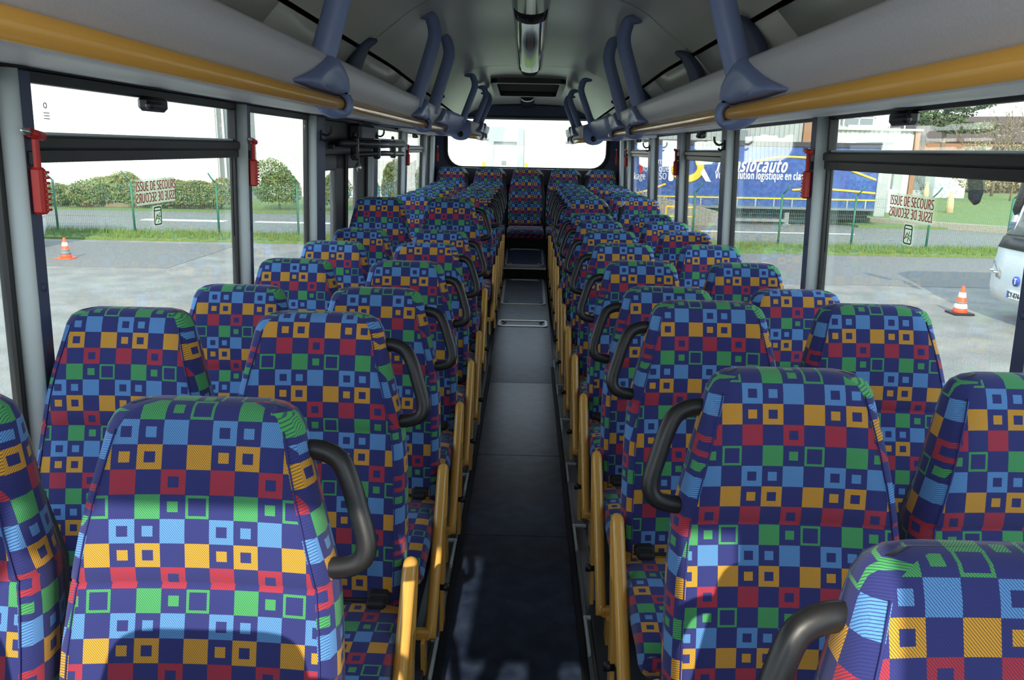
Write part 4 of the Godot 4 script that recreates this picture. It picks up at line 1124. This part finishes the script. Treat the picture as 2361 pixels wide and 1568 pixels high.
func trailer() -> void:
	var z := -31.5
	var a := zp(1350, 395, z)
	var r := zp(2022, 420, z)
	var top := zp(1800, 329, z).y
	var bot := zp(1800, 478, z).y
	var x0 := 3.6
	var x1 := r.x
	var t := thing("semi_trailer", "blue curtain-sided trailer with white lettering and yellow lines behind the fence", "trailer", Vector3(0, 0, z))
	put(box(S(), Vector3((x0 + x1) / 2, (top + bot) / 2, -1.25), Vector3(x1 - x0, top - bot, 2.48), 0.01), "curtain", M.tarpaulin, t)
	put(box(S(), Vector3((x0 + x1) / 2, top - 0.06, -1.25), Vector3(x1 - x0 + 0.1, 0.2, 2.56), 0.02), "roof_rail", M.dark_frame, t)
	put(box(S(), Vector3(x1 + 0.22, (top + bot) / 2 - 0.1, -1.25), Vector3(0.42, top - bot + 0.4, 2.56), 0.02), "front_frame", M.corrugated_grey, t)
	var br := put(box(S(), Vector3((x0 + x1) / 2, bot - 0.03, 0.01), Vector3(x1 - x0, 0.10, 0.06), 0.01), "bottom_rail", M.facade_grey, t)
	put(box(S(), Vector3((x0 + x1) / 2, bot + 0.34, 0.012), Vector3(x1 - x0, 0.055, 0.02)), "marker_tape", M.print_yellow, t)
	for k in 14:
		put(box(S(), Vector3(x1 - 0.35 - k * 0.72, bot + 0.15, 0.014), Vector3(0.05, 0.36, 0.02)), "curtain_strap", M.corrugated_grey, br)
	put(box(S(), Vector3((x0 + x1) / 2, bot - 0.30, -1.2), Vector3(x1 - x0, 0.32, 1.4)), "chassis", M.dark_frame, t)
	put(box(S(), Vector3(zp(1740, 500, z).x, bot - 0.52, -0.05), Vector3(2.6, 0.10, 0.05)), "side_guard", M.aluminium, t)
	put(box(S(), Vector3(zp(1740, 500, z).x, bot - 0.80, -0.05), Vector3(2.6, 0.10, 0.05)), "side_guard", M.aluminium, t)
	put(box(S(), Vector3(zp(1818, 490, z).x, (G + bot) / 2 - 0.1, -0.25), Vector3(0.2, bot - G - 0.2, 0.2), 0.02), "landing_leg", M.aluminium, t)
	put(box(S(), Vector3(zp(1818, 490, z).x, G + 0.03, -0.25), Vector3(0.34, 0.06, 0.34), 0.01), "landing_foot", M.aluminium, t)
	for w in [4.2, 5.4, 6.6]:
		var wh := put(tube(S(true), [Vector3(w, G + 0.5, -0.1), Vector3(w, G + 0.5, -0.45)], 0.5, 20), "wheel", M.black_rubber, t)
		put(tube(S(true), [Vector3(w, G + 0.5, -0.08), Vector3(w, G + 0.5, -0.16)], 0.28, 16), "hub", M.aluminium, wh)
	# lettering on the curtain
	for e in [["Translocauto", 1650, 1815, 393, 30.0, true, 0.2], ["Votre solution logistique en clas", 1648, 1852, 411, 17.0, true, 0.0], ["logistique", 1482, 1541, 393, 15.0, false, 0.0], ["ckage", 1455, 1487, 411, 15.0, false, 0.0], ["VESO", 1504, 1536, 411, 15.0, false, 0.0], ["trans", 1500, 1530, 376, 14.0, false, 0.0]]:
		var p0 := zp(e[1], e[3], z)
		var p1 := zp(e[2], e[3] + 3.0, z)
		var h: float = zp(e[1], e[3] - e[4], z).y - p0.y
		var w := word(e[0], h, e[5], 0.01, e[6])
		var bb := w.get_aabb()
		var o := put(w, "lettering", M.print_white, t, Vector3((p0.x + p1.x) / 2, (p0.y + p1.y) / 2 + h * 0.42, 0.02))
		o.basis = Basis(Vector3((p1.x - p0.x) / maxf(bb.size.x, 0.01), 0, 0), Vector3(e[6], 1, 0), Vector3(0, 0, 1))
	# yellow ring and white stroke of the emblem
	var c := zp(1590, 388, z)
	var c2 := Vector2(c.x, c.y)
	var rr := zp(1630, 388, z).x - c.x
	var line := []
	for k in 22:
		var th := PI * 0.80 + TAU * 0.74 * k / 21
		line.append(Vector3(c.x - rr * 0.15 + cos(th) * rr * 0.78, c.y + sin(th) * rr * 0.62, 0.02))
	line.append(Vector3(c.x + rr * 1.05, c.y + rr * 0.72, 0.02))
	var wid := []
	for k in line.size(): wid.append(rr * lerpf(0.12, 0.22, minf(1.0, k / 12.0)))
	put(tube(S(true), line, wid, 8, 0.06, Vector3(0, 0, 1)), "emblem_ring", M.print_yellow, t)
	put(extr(S(), PackedVector2Array([c2 + Vector2(rr * 0.62, -rr * 0.25), c2 + Vector2(rr * 0.82, rr * 0.02), c2 + Vector2(rr * 1.28, -rr * 0.75), c2 + Vector2(rr * 0.98, -rr * 0.72)]), 0.015, 0.03), "emblem_stroke", M.print_white, t)
	put(extr(S(), rrect(rr * 0.3, rr * 1.5, rr * 0.12, 3, c2 + Vector2(-rr * 1.05, 0.0)), 0.012, 0.02), "emblem_edge", M.print_white, t)
	put(extr(S(), PackedVector2Array([Vector2(zp(1474, 400, z).x, zp(1474, 400, z).y), Vector2(zp(1481, 400, z).x, zp(1474, 400, z).y), Vector2(zp(1481, 385, z).x, zp(1474, 380, z).y), Vector2(zp(1474, 385, z).x, zp(1474, 380, z).y)]), 0.012, 0.02), "crest", M.print_red, t)
	for l in [[[1740, 372], [1800, 362], [1870, 364]], [[1920, 372], [1960, 392], [2020, 415]], [[1826, 438], [1900, 436], [2018, 446]], [[1455, 447], [1490, 440], [1535, 424]]]:
		var pts := []
		for p in l:
			var q := zp(p[0], p[1], z)
			pts.append(Vector3(q.x, q.y, 0.012))
		put(tube(S(true), bend(pts, 5), 0.045, 6, 0.1, Vector3(0, 0, 1)), "painted_line", M.print_yellow, t)
func coach(at: Vector3, side: float) -> void:
	# a parked coach whose front looks at us across the yard; only its face shows
	var o := thing("parked_coach", "white coach with headlamp and number plate parked behind the cone" if side > 0 else "white coach with red flank lines parked behind the hopper window pillar", "coach", at)
	var d := side
	var zw := 2.5
	var prof := [Vector2(0.06, 0.32), Vector2(0.0, 0.55), Vector2(0.0, 0.85), Vector2(0.06, 1.25), Vector2(0.14, 1.45), Vector2(0.32, 2.3), Vector2(0.5, 3.0), Vector2(0.9, 3.2)]
	var rings := []
	for p in prof:
		var ring := PackedVector3Array()
		for q in [Vector2(0.16, 0.0), Vector2(0.03, 0.14), Vector2(0.0, 0.5), Vector2(0.0, zw - 0.5), Vector2(0.03, zw - 0.14), Vector2(0.16, zw), Vector2(9.0, zw), Vector2(9.0, 0.0)]:
			ring.append(Vector3(d * (p.x + q.x if q.x < 5.0 else q.x), p.y, q.y))
		rings.append(ring)
	put(loft(S(true), rings), "body", M.coach_white, o)
	var fx := func(y: float) -> float:
		for i in prof.size() - 1:
			if y <= prof[i + 1].y: return lerpf(prof[i].x, prof[i + 1].x, (y - prof[i].y) / (prof[i + 1].y - prof[i].y))
		return 0.9
	var wsr := []
	for y in [1.42, 1.7, 2.1, 2.5, 2.95]:
		var ring := PackedVector3Array()
		for q in [Vector2(0.02, 0.16), Vector2(-0.012, 0.5), Vector2(-0.012, zw - 0.5), Vector2(0.02, zw - 0.16), Vector2(0.06, zw - 0.16), Vector2(0.06, 0.16)]: ring.append(Vector3(d * (fx.call(y) + q.x), y, q.y))
		wsr.append(ring)
	put(loft(S(true), wsr), "windscreen", M.tinted_glass if side > 0 else M.black_frame, o)
	var bb := []
	for y in [1.24, 1.43]:
		var ring := PackedVector3Array()
		for q in [Vector2(0.02, 0.12), Vector2(-0.02, 0.5), Vector2(-0.02, zw - 0.5), Vector2(0.02, zw - 0.12), Vector2(0.08, zw - 0.12), Vector2(0.08, 0.12)]: ring.append(Vector3(d * (fx.call(y) + q.x), y, q.y))
		bb.append(ring)
	put(loft(S(true), bb), "scuttle", M.black_frame, o)
	put(tube(S(true), [Vector3(d * 0.10, 1.47, 0.3), Vector3(d * 0.10, 1.50, 1.1)], 0.012, 6), "wiper", M.black_rubber, o)
	for zz in [0.05, zw - 0.05]:
		var lr := S(true)
		var e := 1.0 if zz < 1.0 else -1.0
		loft(lr, [PackedVector3Array([Vector3(d * 0.14, 0.78, zz - e * 0.02), Vector3(d * 0.14, 1.00, zz - e * 0.02), Vector3(d * 0.05, 1.02, zz + e * 0.06), Vector3(d * 0.05, 0.74, zz + e * 0.06)]), PackedVector3Array([Vector3(d * 0.02, 0.70, zz + e * 0.40), Vector3(d * 0.02, 0.86, zz + e * 0.40), Vector3(d * -0.015, 0.85, zz + e * 0.42), Vector3(d * -0.015, 0.71, zz + e * 0.42)])])
		var hl := put(lr, "headlamp", M.lamp_glass, o)
		for k in 2: put(lathe(S(true), [[0.0, 0.0], [0.05, 0.01], [0.055, 0.04], [0.0, 0.05]], Vector3(d * (0.02 - 0.012 * k), 0.80 - 0.02 * k, zz + e * (0.14 + 0.14 * k)), 12), "lens", M.chrome, hl)
	put(box(S(), Vector3(d * -0.012, 0.50, 1.02), Vector3(0.02, 0.13, 0.54), 0.004), "number_plate", M.print_white, o)
	if side > 0:
		put(box(S(), Vector3(-0.024, 0.50, 0.79), Vector3(0.006, 0.12, 0.05)), "plate_band", M.plate_blue, o)
		put(box(S(), Vector3(-0.024, 0.50, 1.25), Vector3(0.006, 0.12, 0.05)), "plate_band", M.plate_blue, o)
		var bs := Basis(Vector3(0, 0, 1), Vector3(0, 1, 0), Vector3(-1, 0, 0))
		put(word("CY-874-LL", 0.085, true, 0.004), "plate_number", M.print_black, o, Vector3(-0.026, 0.50, 1.02), bs * Basis().scaled(Vector3(0.82, 1, 1)))
		put(tube(S(true), [Vector3(-0.005, 0.74, 0.95), Vector3(-0.03, 0.74, 0.95)], 0.085, 18), "badge", M.plate_blue, o)
		put(word("T", 0.10, true, 0.004), "badge_mark", M.print_white, o, Vector3(-0.034, 0.74, 0.95), bs)
		var paper := put(box(S(), Vector3(0.21, 1.78, 0.52), Vector3(0.01, 0.46, 0.30), 0.0, Basis(Vector3(0, 0, 1), -0.2)), "notice_sheet", M.print_white, o)
		var ma := put(tube(S(true), bend([Vector3(0.45, 2.62, 1.2), Vector3(0.15, 2.60, 0.5), Vector3(-0.12, 2.62, -0.1), Vector3(-0.25, 2.66, -0.42)], 4), 0.018, 6), "mirror_arm", M.black_plastic, o)
		put(loft(S(true), [PackedVector3Array(ring_of(Vector3(-0.24, 2.62, -0.42), 0.10, 0.05)), PackedVector3Array(ring_of(Vector3(-0.20, 2.5, -0.45), 0.17, 0.12)), PackedVector3Array(ring_of(Vector3(-0.10, 2.1, -0.50), 0.17, 0.12)), PackedVector3Array(ring_of(Vector3(-0.06, 1.98, -0.52), 0.10, 0.05))]), "mirror", M.black_plastic, ma)
		put(loft(S(true), [PackedVector3Array(ring_of(Vector3(0.15, 2.5, 0.55), 0.06, 0.05)), PackedVector3Array(ring_of(Vector3(0.13, 2.35, 0.55), 0.11, 0.09)), PackedVector3Array(ring_of(Vector3(0.05, 1.95, 0.55), 0.10, 0.09)), PackedVector3Array(ring_of(Vector3(0.05, 1.85, 0.55), 0.05, 0.05))]), "mirror", M.black_plastic, ma)
	else:
		for k in 3:
			var y := 1.05 + 0.16 * k
			put(tube(S(true), [Vector3(d * (fx.call(y) - 0.02), y + 0.9, 0.2), Vector3(d * (fx.call(y) - 0.015), y + 0.25, 0.35), Vector3(d * (fx.call(y) - 0.015), y, 0.8), Vector3(d * (fx.call(y) - 0.015), y, 2.2)], 0.03, 6), "red_line", M.print_red, o)
	for k in 6:
		for zz in [-0.004, zw + 0.004]:
			put(box(S(), Vector3(d * (1.55 + 1.22 * k), 2.05, zz), Vector3(1.14, 0.95, 0.02), 0.004), "side_window", M.black_frame, o)
	for x in [1.9, 6.6]:
		for zz in [0.12, zw - 0.12]:
			put(tube(S(true), [Vector3(d * x, 0.48, zz - 0.13), Vector3(d * x, 0.48, zz + 0.13)], 0.48, 18), "wheel", M.black_rubber, o)
func far_right() -> void:
	var z := -40.5
	var zb := zp(1700, 300, z)
	# grey warehouse behind the trailer, brick edge, lower white hall
	var w := thing("grey_warehouse", "pale grey corrugated warehouse with brick edge above the trailer", "building", Vector3(0, G, z))
	put(corrugated(4.6, zp(1852, 300, z).x, 0, 9.0, 0.0, 0.24), "wall_panel", M.corrugated_grey, w)
	put(box(S(), Vector3((zp(1853, 300, z).x + zp(1875, 300, z).x) / 2, 4.5, -0.15), Vector3(zp(1875, 300, z).x - zp(1853, 300, z).x, 9.0, 0.4)), "brick_edge", M.brick, w)
	put(box(S(), Vector3(zp(1700, 310, z).x, zp(1700, 312, z).y - G, 0.15), Vector3(0.9, 0.5, 0.3)), "vent_box", M.facade_grey, w)
	var hz := -41.5
	var x0 := zp(1876, 300, hz).x
	var x1 := zp(2112, 300, hz).x
	var h := thing("white_hall", "low white corrugated hall with roof railing beside the pine", "building", Vector3(0, G, hz))
	var top := zp(2000, 300, hz).y - G
	put(corrugated(x0, x1, 0, top, 0.0, 0.24), "wall_panel", M.corrugated, h)
	put(box(S(), Vector3(x1 + 0.12, top / 2, -0.1), Vector3(0.24, top, 0.3)), "brick_edge", M.brick, h)
	put(box(S(), Vector3((x0 + x1) / 2, top + 0.04, -4), Vector3(x1 - x0 + 0.6, 0.1, 8.4)), "roof", M.corrugated, h)
	var rl := S()
	for k in 7: box(rl, Vector3(lerpf(x0, x1 - 0.5, k / 6.0), top + 0.55, -0.2), Vector3(0.05, 1.1, 0.05))
	for k in 2: box(rl, Vector3((x0 + x1) / 2 - 0.25, top + 0.6 + k * 0.5, -0.2), Vector3(x1 - x0 - 0.5, 0.05, 0.05))
	put(rl, "roof_railing", M.corrugated, h)
	put(corrugated(x0, x0 + (x1 - x0) * 0.57, top, top + 4.0, -3.0, 0.24), "upper_wall", M.corrugated, h)
	for k in 2: put(box(S(), Vector3(x0 + 1.3 + 2.0 * k, top + 0.8, -2.9), Vector3(1.7, 0.9, 0.1)), "upper_window", M.facade_grey, h)
	var ha := S()
	extr(ha, PackedVector2Array([Vector2(-0.7, 0.25), Vector2(0.75, 0.25), Vector2(0.75, -0.1), Vector2(0.25, -0.15), Vector2(0.1, -0.45), Vector2(-0.15, -0.45)]), 0.0, 0.5, Transform3D(Basis(), Vector3(zp(2040, 342, hz).x, zp(2040, 342, hz).y - G, 0.0)))
	put(ha, "wall_unit", M.white_paint, h)
	# transformer cabin, meter boxes, beige marker posts
	var tb := thing("transformer_cabin", "plain white transformer cabin standing on the lawn", "building", zp(2140, 455, -55) * Vector3(1, 0, 1) + Vector3(0, G, 0))
	put(box(S(), Vector3(-1.6, 1.4, -1.5), Vector3(3.2 + 1.4, 2.8, 3.0), 0.02), "grey_body", M.corrugated_grey, tb)
	put(box(S(), Vector3(1.0, 1.35, -0.6), Vector3(2.1, 2.7, 2.6), 0.02), "white_body", M.white_paint, tb)
	put(box(S(), Vector3(-0.75, 1.1, 0.02), Vector3(0.7, 1.0, 0.06)), "louvre", M.facade_grey, tb)
	var mb := thing("meter_cabinet", "cream meter cabinet behind the trailer's end", "cabinet", zp(2050, 482, -39) * Vector3(1, 0, 1) + Vector3(0, G, 0))
	put(box(S(), Vector3(0, 0.6, 0), Vector3(0.42, 1.2, 0.4), 0.02), "cabinet_body", M.white_paint, mb)
	put(box(S(), Vector3(0.3, 1.35, -0.3), Vector3(0.42, 1.5, 0.3), 0.02), "upper_box", M.corrugated_grey, mb)
	for p in [[2187, 495], [2133, 462], [2088, 458]]:
		var q := gp(p[0], p[1])
		var b := thing("marker_post", "tapered beige marker post, %s from the kerb wall across the lawn" % ORD[1 + [495, 462, 458].find(p[1])], "post", q, "beige posts on the lawn")
		put(lathe(S(true), [[0.20, 0.0], [0.15, 0.75], [0.13, 0.76], [0.13, 0.86], [0.10, 0.9], [0.05, 1.15]], Vector3.ZERO, 10), "post_body", M.post_beige, b)
	# low kerb wall of the lawn, ramp wall on the trailer's rear side, barrier
	var k0 := gp(1930, 512)
	var k1 := gp(2270, 536)
	var kw := thing("kerb_wall", "low grey concrete kerb wall along the lawn", "wall", Vector3((k0.x + k1.x) / 2, G, (k0.z + k1.z) / 2))
	put(box(S(), Vector3(0, 0.14, 0), Vector3(k0.distance_to(k1) + 6.0, 0.28, 0.25), 0.02, Basis(Vector3.UP, -atan2(k1.z - k0.z, k1.x - k0.x))), "kerb", M.concrete, kw)
	var rp := thing("ramp_wall", "sloping ribbed concrete ramp wall at the rear of the trailer", "wall", Vector3(0, G, -30.6))
	var rx0 := zp(1440, 480, -30.6).x
	var rx1 := zp(1660, 500, -30.6).x
	put(extr(S(), PackedVector2Array([Vector2(rx0, 0), Vector2(rx1, 0), Vector2(rx1, 0.55), Vector2(zp(1560, 462, -30.6).x, zp(1560, 462, -30.6).y - G), Vector2(rx0, zp(1440, 448, -30.6).y - G)]), -0.2, 0.0), "ramp_face", M.concrete, rp)
	for k in 26: put(box(S(), Vector3(lerpf(rx0, rx1 - 0.4, k / 25.0), 0.3 + 0.45 * (1.0 - k / 25.0), 0.01), Vector3(0.05, 0.6 + 0.9 * (1.0 - k / 25.0), 0.03)), "rib", M.concrete, rp)
	var yb := thing("yellow_barrier", "yellow tubular barrier before the ramp wall", "barrier", Vector3(0, G, -29.6))
	var bx0 := zp(1535, 500, -29.6).x
	var bx1 := zp(1597, 500, -29.6).x
	var bt := zp(1565, 478, -29.6).y - G
	put(tube(S(true), [Vector3(bx0, 0, 0), Vector3(bx0, bt, 0), Vector3(bx0 + 0.02, bt + 0.02, 0), Vector3(bx1, bt, 0), Vector3(bx1, 0, 0)], 0.04, 6), "barrier_frame", M.print_yellow, yb)
	put(tube(S(true), [Vector3(bx0, bt * 0.55, 0), Vector3(bx1, bt * 0.55, 0)], 0.03, 6), "barrier_bar", M.print_yellow, yb)
	# pine, bare trees and a dark roof at the edge of the lawn
	var pt := zp(2180, 290, -70) * Vector3(1, 0, 1) + Vector3(0, G, 0)
	var pine := thing("pine_tree", "broad dark green pine beyond the white hall", "tree", pt)
	put(lathe(S(true), [[0.28, 0.0], [0.2, 4.0], [0.1, 11.0]], Vector3.ZERO, 8), "trunk", M.bark, pine)
	for k in 9:
		var y := 5.2 + k * 0.62
		var t := k * 2.4
		put(leaf_cloud(Vector3(cos(t) * 1.4, y, sin(t) * 0.9), Vector3(3.0 - 0.13 * k, 0.6, 2.0), 900, 0.16, PINE, -0.9), "needle_layer", M.needle, pine)
	for e in [[2310, 300, -58, 3], [2350, 330, -52, 5], [2262, 345, -50, 8], [2245, 350, -78, 4]]:
		rng.seed = e[3]
		var q := zp(e[0], e[1], e[2]) * Vector3(1, 0, 1) + Vector3(0, G, 0)
		var tree := thing("bare_tree", "leafless %s with pale twigs behind the lawn" % ["tall tree", "spreading tree", "bushy shrub", "thin shrub"][[3, 5, 8, 4].find(e[3])], "tree", q)
		var st := S(true)
		var tall := 7.0 if e[3] == 3 else 5.0
		branch(st, Vector3.ZERO, Vector3(0, 1, 0), tall * 0.36, 0.11 if e[3] == 3 else 0.07, 0)
		put(st, "branches", M.bark, tree)
		put(leaf_cloud(Vector3(0, tall * 0.42, 0), Vector3(tall * 0.34, tall * 0.36, 1.4), 700, 0.10, [Color(0.30, 0.26, 0.14), Color(0.24, 0.22, 0.10), Color(0.35, 0.31, 0.20)], -0.9), "twigs", M.twig, tree)
	var hd := thing("hedge_row", "dark leafless hedge row at the end of the lawn", "hedge", Vector3(zp(2280, 430, -66).x, G, -66))
	put(leaf_cloud(Vector3(0, 1.6, 0), Vector3(9.0, 2.2, 1.2), 5000, 0.16, [Color(0.10, 0.10, 0.06), Color(0.16, 0.14, 0.08), Color(0.08, 0.10, 0.04)], -0.9), "foliage", M.leaf_green, hd)
	put(box(S(), Vector3(0, 0.8, -0.4), Vector3(17.0, 1.6, 0.5)), "stems", M.bark, hd)
	var ho := thing("far_house", "far building with dark roof behind the bare trees", "building", Vector3(zp(2330, 300, -80).x, G, -80))
	put(box(S(), Vector3(2, 2.2, -3), Vector3(22, 4.4, 6)), "walls", M.brick, ho)
	put(extr(S(), PackedVector2Array([Vector2(-9.5, 4.3), Vector2(13.5, 4.3), Vector2(13.0, 7.0), Vector2(-9.0, 6.6)]), -6.2, 0.3), "roof", M.dark_roof, ho)
func branch(st: SurfaceTool, at: Vector3, dir: Vector3, length: float, r: float, depth: int) -> void:
	var mid := at + dir * length * 0.5 + Vector3(rng.randf_range(-1, 1), 0, rng.randf_range(-1, 1)) * length * 0.06
	var end := at + dir * length
	tube(st, [at, mid, end], [r, r * 0.85, r * 0.68], 5)
	if depth >= 5: return
	for k in (3 if depth < 3 else 2):
		var d := (dir + Vector3(rng.randf_range(-0.75, 0.75), rng.randf_range(-0.1, 0.45), rng.randf_range(-0.6, 0.6))).normalized()
		branch(st, at.lerp(end, rng.randf_range(0.6, 1.0)), d, length * rng.randf_range(0.55, 0.8), r * 0.62, depth + 1)

func photographer() -> void:
	# stands behind the lens in the aisle and keeps the sun off the floor
	var o := thing("person", "person in dark jacket and trousers holding a camera in the aisle", "person", Vector3(0.015, 0, 0))
	var bones := [[Vector3(-0.05, 0.95, 0.36), Vector3(0.05, 1.06, 0.36), 0.14, 0.14], [Vector3(0, 1.05, 0.36), Vector3(0, 1.34, 0.35), 0.15, 0.165], [Vector3(-0.16, 1.41, 0.35), Vector3(0.16, 1.41, 0.35), 0.07, 0.07], [Vector3(0, 1.42, 0.34), Vector3(0, 1.56, 0.31), 0.055, 0.052], [Vector3(0, 1.62, 0.28), Vector3(0, 1.71, 0.29), 0.082, 0.094], [Vector3(0, 1.64, 0.2), Vector3(0, 1.66, 0.2), 0.014, 0.01]]
	for e in [-1, 1]:
		bones.append([Vector3(e * 0.095, 0.93, 0.36), Vector3(e * 0.11, 0.50, 0.34), 0.088, 0.062])
		bones.append([Vector3(e * 0.11, 0.50, 0.34), Vector3(e * 0.12, 0.09, 0.38), 0.058, 0.042])
		bones.append([Vector3(e * 0.12, 0.07, 0.38), Vector3(e * 0.13, 0.04, 0.24), 0.045, 0.036])
		bones.append([Vector3(e * 0.18, 1.41, 0.35), Vector3(e * 0.27, 1.20, 0.25), 0.055, 0.045])
		bones.append([Vector3(e * 0.27, 1.20, 0.25), Vector3(e * 0.12, 1.55, 0.13), 0.042, 0.030])
		bones.append([Vector3(e * 0.12, 1.55, 0.14), Vector3(e * 0.100, 1.62, 0.13), 0.032, 0.024])
		for k in 4: bones.append([Vector3(e * 0.092, 1.60 + 0.017 * k, 0.12), Vector3(e * 0.080, 1.605 + 0.017 * k, 0.055), 0.010, 0.009])
		bones.append([Vector3(e * 0.10, 1.59, 0.13), Vector3(e * 0.05, 1.585, 0.118), 0.011, 0.010])
	put(skin(bones, 0.022), "body", M.clothes, o)
	var c := thing("photo_camera", "black camera with raised flash held before the face", "camera", Vector3(0.015, 1.65, 0.0))
	put(box(S(), Vector3(0, 0, 0.075), Vector3(0.13, 0.09, 0.05), 0.01), "camera_body", M.black_plastic, c)
	put(lathe(S(true), [[0.032, 0.0], [0.034, 0.03], [0.030, 0.032], [0.030, 0.0]], Vector3.ZERO, 18), "lens_barrel", M.black_plastic, c, Vector3(0, 0, 0.05), Basis(Vector3.RIGHT, -PI / 2))
	put(box(S(), Vector3(0, 0.115, 0.065), Vector3(0.055, 0.03, 0.03), 0.006), "flash_housing", M.black_plastic, c)
	put(box(S(), Vector3(0, 0.115, 0.047), Vector3(0.045, 0.02, 0.004)), "flash_light", M.flash_glow, c)
func skin(bones: Array, cell: float) -> SurfaceTool:
	var lo: Vector3 = bones[0][0]
	var hi := lo
	for b in bones:
		for p in [b[0], b[1]]:
			lo = lo.min(p - Vector3.ONE * 0.2)
			hi = hi.max(p + Vector3.ONE * 0.2)
	var n := Vector3i(((hi - lo) / cell).ceil())
	var fld := PackedFloat32Array()
	fld.resize((n.x + 1) * (n.y + 1) * (n.z + 1))
	fld.fill(1.0)
	var at := func(i: int, j: int, k: int) -> int: return (i * (n.y + 1) + j) * (n.z + 1) + k
	for b in bones:
		var A: Vector3 = b[0]
		var D: Vector3 = b[1] - A
		var L := maxf(D.length_squared(), 1e-6)
		var r: float = maxf(b[2], b[3]) + 0.06
		var i0 := Vector3i(((A.min(b[1]) - Vector3.ONE * r - lo) / cell).floor()).clamp(Vector3i.ZERO, n)
		var i1 := Vector3i(((A.max(b[1]) + Vector3.ONE * r - lo) / cell).ceil()).clamp(Vector3i.ZERO, n)
		for i in range(i0.x, i1.x + 1):
			for j in range(i0.y, i1.y + 1):
				for k in range(i0.z, i1.z + 1):
					var p := lo + Vector3(i, j, k) * cell
					var t := clampf((p - A).dot(D) / L, 0, 1)
					var d := (p - A - D * t).length() - lerpf(b[2], b[3], t)
					var q: int = at.call(i, j, k)
					var h := maxf(0.03 - absf(d - fld[q]), 0.0) / 0.03
					fld[q] = minf(d, fld[q]) - h * h * 0.0075
	var vert := {}
	for i in n.x:
		for j in n.y:
			for k in n.z:
				var c := Vector3.ZERO
				var m := 0
				var vals := []
				for e in 8: vals.append(fld[at.call(i + (e & 1), j + ((e >> 1) & 1), k + (e >> 2))])
				for e in [[0, 1], [2, 3], [4, 5], [6, 7], [0, 2], [1, 3], [4, 6], [5, 7], [0, 4], [1, 5], [2, 6], [3, 7]]:
					var a: float = vals[e[0]]
					var b: float = vals[e[1]]
					if (a < 0.0) == (b < 0.0): continue
					var t := a / (a - b)
					c += Vector3(e[0] & 1, (e[0] >> 1) & 1, e[0] >> 2).lerp(Vector3(e[1] & 1, (e[1] >> 1) & 1, e[1] >> 2), t)
					m += 1
				if m: vert[Vector3i(i, j, k)] = lo + (Vector3(i, j, k) + c / m) * cell
	var st := S(true)
	for v in vert:
		for ax in 3:
			var u := Vector3i.ZERO
			var w := Vector3i.ZERO
			u[(ax + 1) % 3] = 1
			w[(ax + 2) % 3] = 1
			var up := Vector3i.ZERO
			up[ax] = 1
			var f0 := fld[at.call(v.x, v.y, v.z)]
			var v2: Vector3i = v + up
			if v2.x > n.x or v2.y > n.y or v2.z > n.z: continue
			var f1 := fld[at.call(v2.x, v2.y, v2.z)]
			if (f0 < 0.0) == (f1 < 0.0) or not (vert.has(v - u) and vert.has(v - w) and vert.has(v - u - w)): continue
			var q := [vert[v], vert[v - u], vert[v - u - w], vert[v - w]]
			for p in (([0, 1, 2, 0, 2, 3]) if f0 > 0.0 else ([0, 2, 1, 0, 3, 2])):
				var P: Vector3 = q[p]
				st.set_color(Color(0.45, 0.28, 0.2) if (P.y > 1.5 and P.z < 0.3) else (Color(0.02, 0.025, 0.04) if P.y < 1.0 else Color(0.03, 0.04, 0.07)))
				st.add_vertex(P)
	return st

func _ready() -> void:
	rng.seed = 7
	# camera
	var cam := Camera3D.new()
	cam.name = "camera"
	cam.fov = rad_to_deg(2.0 * atan(784.0 / F))
	cam.near = 0.05
	cam.far = 400.0
	cam.transform = Transform3D(Basis(AX, AY, AZ), EYE)
	add_child(cam)
	cam.current = true
	# sky and exposure
	var env := Environment.new()
	var sky := Sky.new()
	var sm := ProceduralSkyMaterial.new()
	sm.sky_top_color = c8(168, 192, 214)
	sm.sky_horizon_color = c8(226, 234, 232)
	sm.sky_curve = 0.2
	sm.ground_bottom_color = c8(120, 120, 115)
	sm.ground_horizon_color = c8(190, 200, 200)
	sm.sun_angle_max = 20.0
	sm.energy_multiplier = 1.25
	sky.sky_material = sm
	env.background_mode = Environment.BG_SKY
	env.sky = sky
	env.background_energy_multiplier = 1.0
	env.tonemap_mode = Environment.TONE_MAPPER_LINEAR
	env.tonemap_exposure = 3.3
	env.sdfgi_enabled = true
	env.ssao_enabled = true
	env.ssil_enabled = true
	var we := WorldEnvironment.new()
	we.name = "world_environment"
	we.environment = env
	add_child(we)
	# sun from behind the camera, shining in through the windscreen
	var sun := DirectionalLight3D.new()
	sun.name = "sun"
	sun.light_energy = 0.62
	sun.light_color = Color(1.0, 0.97, 0.90)
	sun.light_angular_distance = 0.53
	sun.shadow_enabled = true
	sun.sky_mode = DirectionalLight3D.SKY_MODE_LIGHT_ONLY
	add_child(sun)
	# the photographer's flash, on the camera
	var fl := OmniLight3D.new()
	fl.name = "camera_flash"
	fl.light_energy = 0.08
	fl.light_size = 0.03
	fl.omni_range = 30.0
	fl.omni_attenuation = 2.0
	fl.shadow_enabled = true
	add_child(fl)
	fl.position = EYE + Vector3(0.0, 0.115, 0.035)
	sun.look_at_from_position(Vector3.ZERO, Vector3(0.03, -0.52, -0.855))
	make_materials()
	shell()
	yard()
	racks()
	ceiling_fittings()
	seats()
	wall_items()
	photographer()
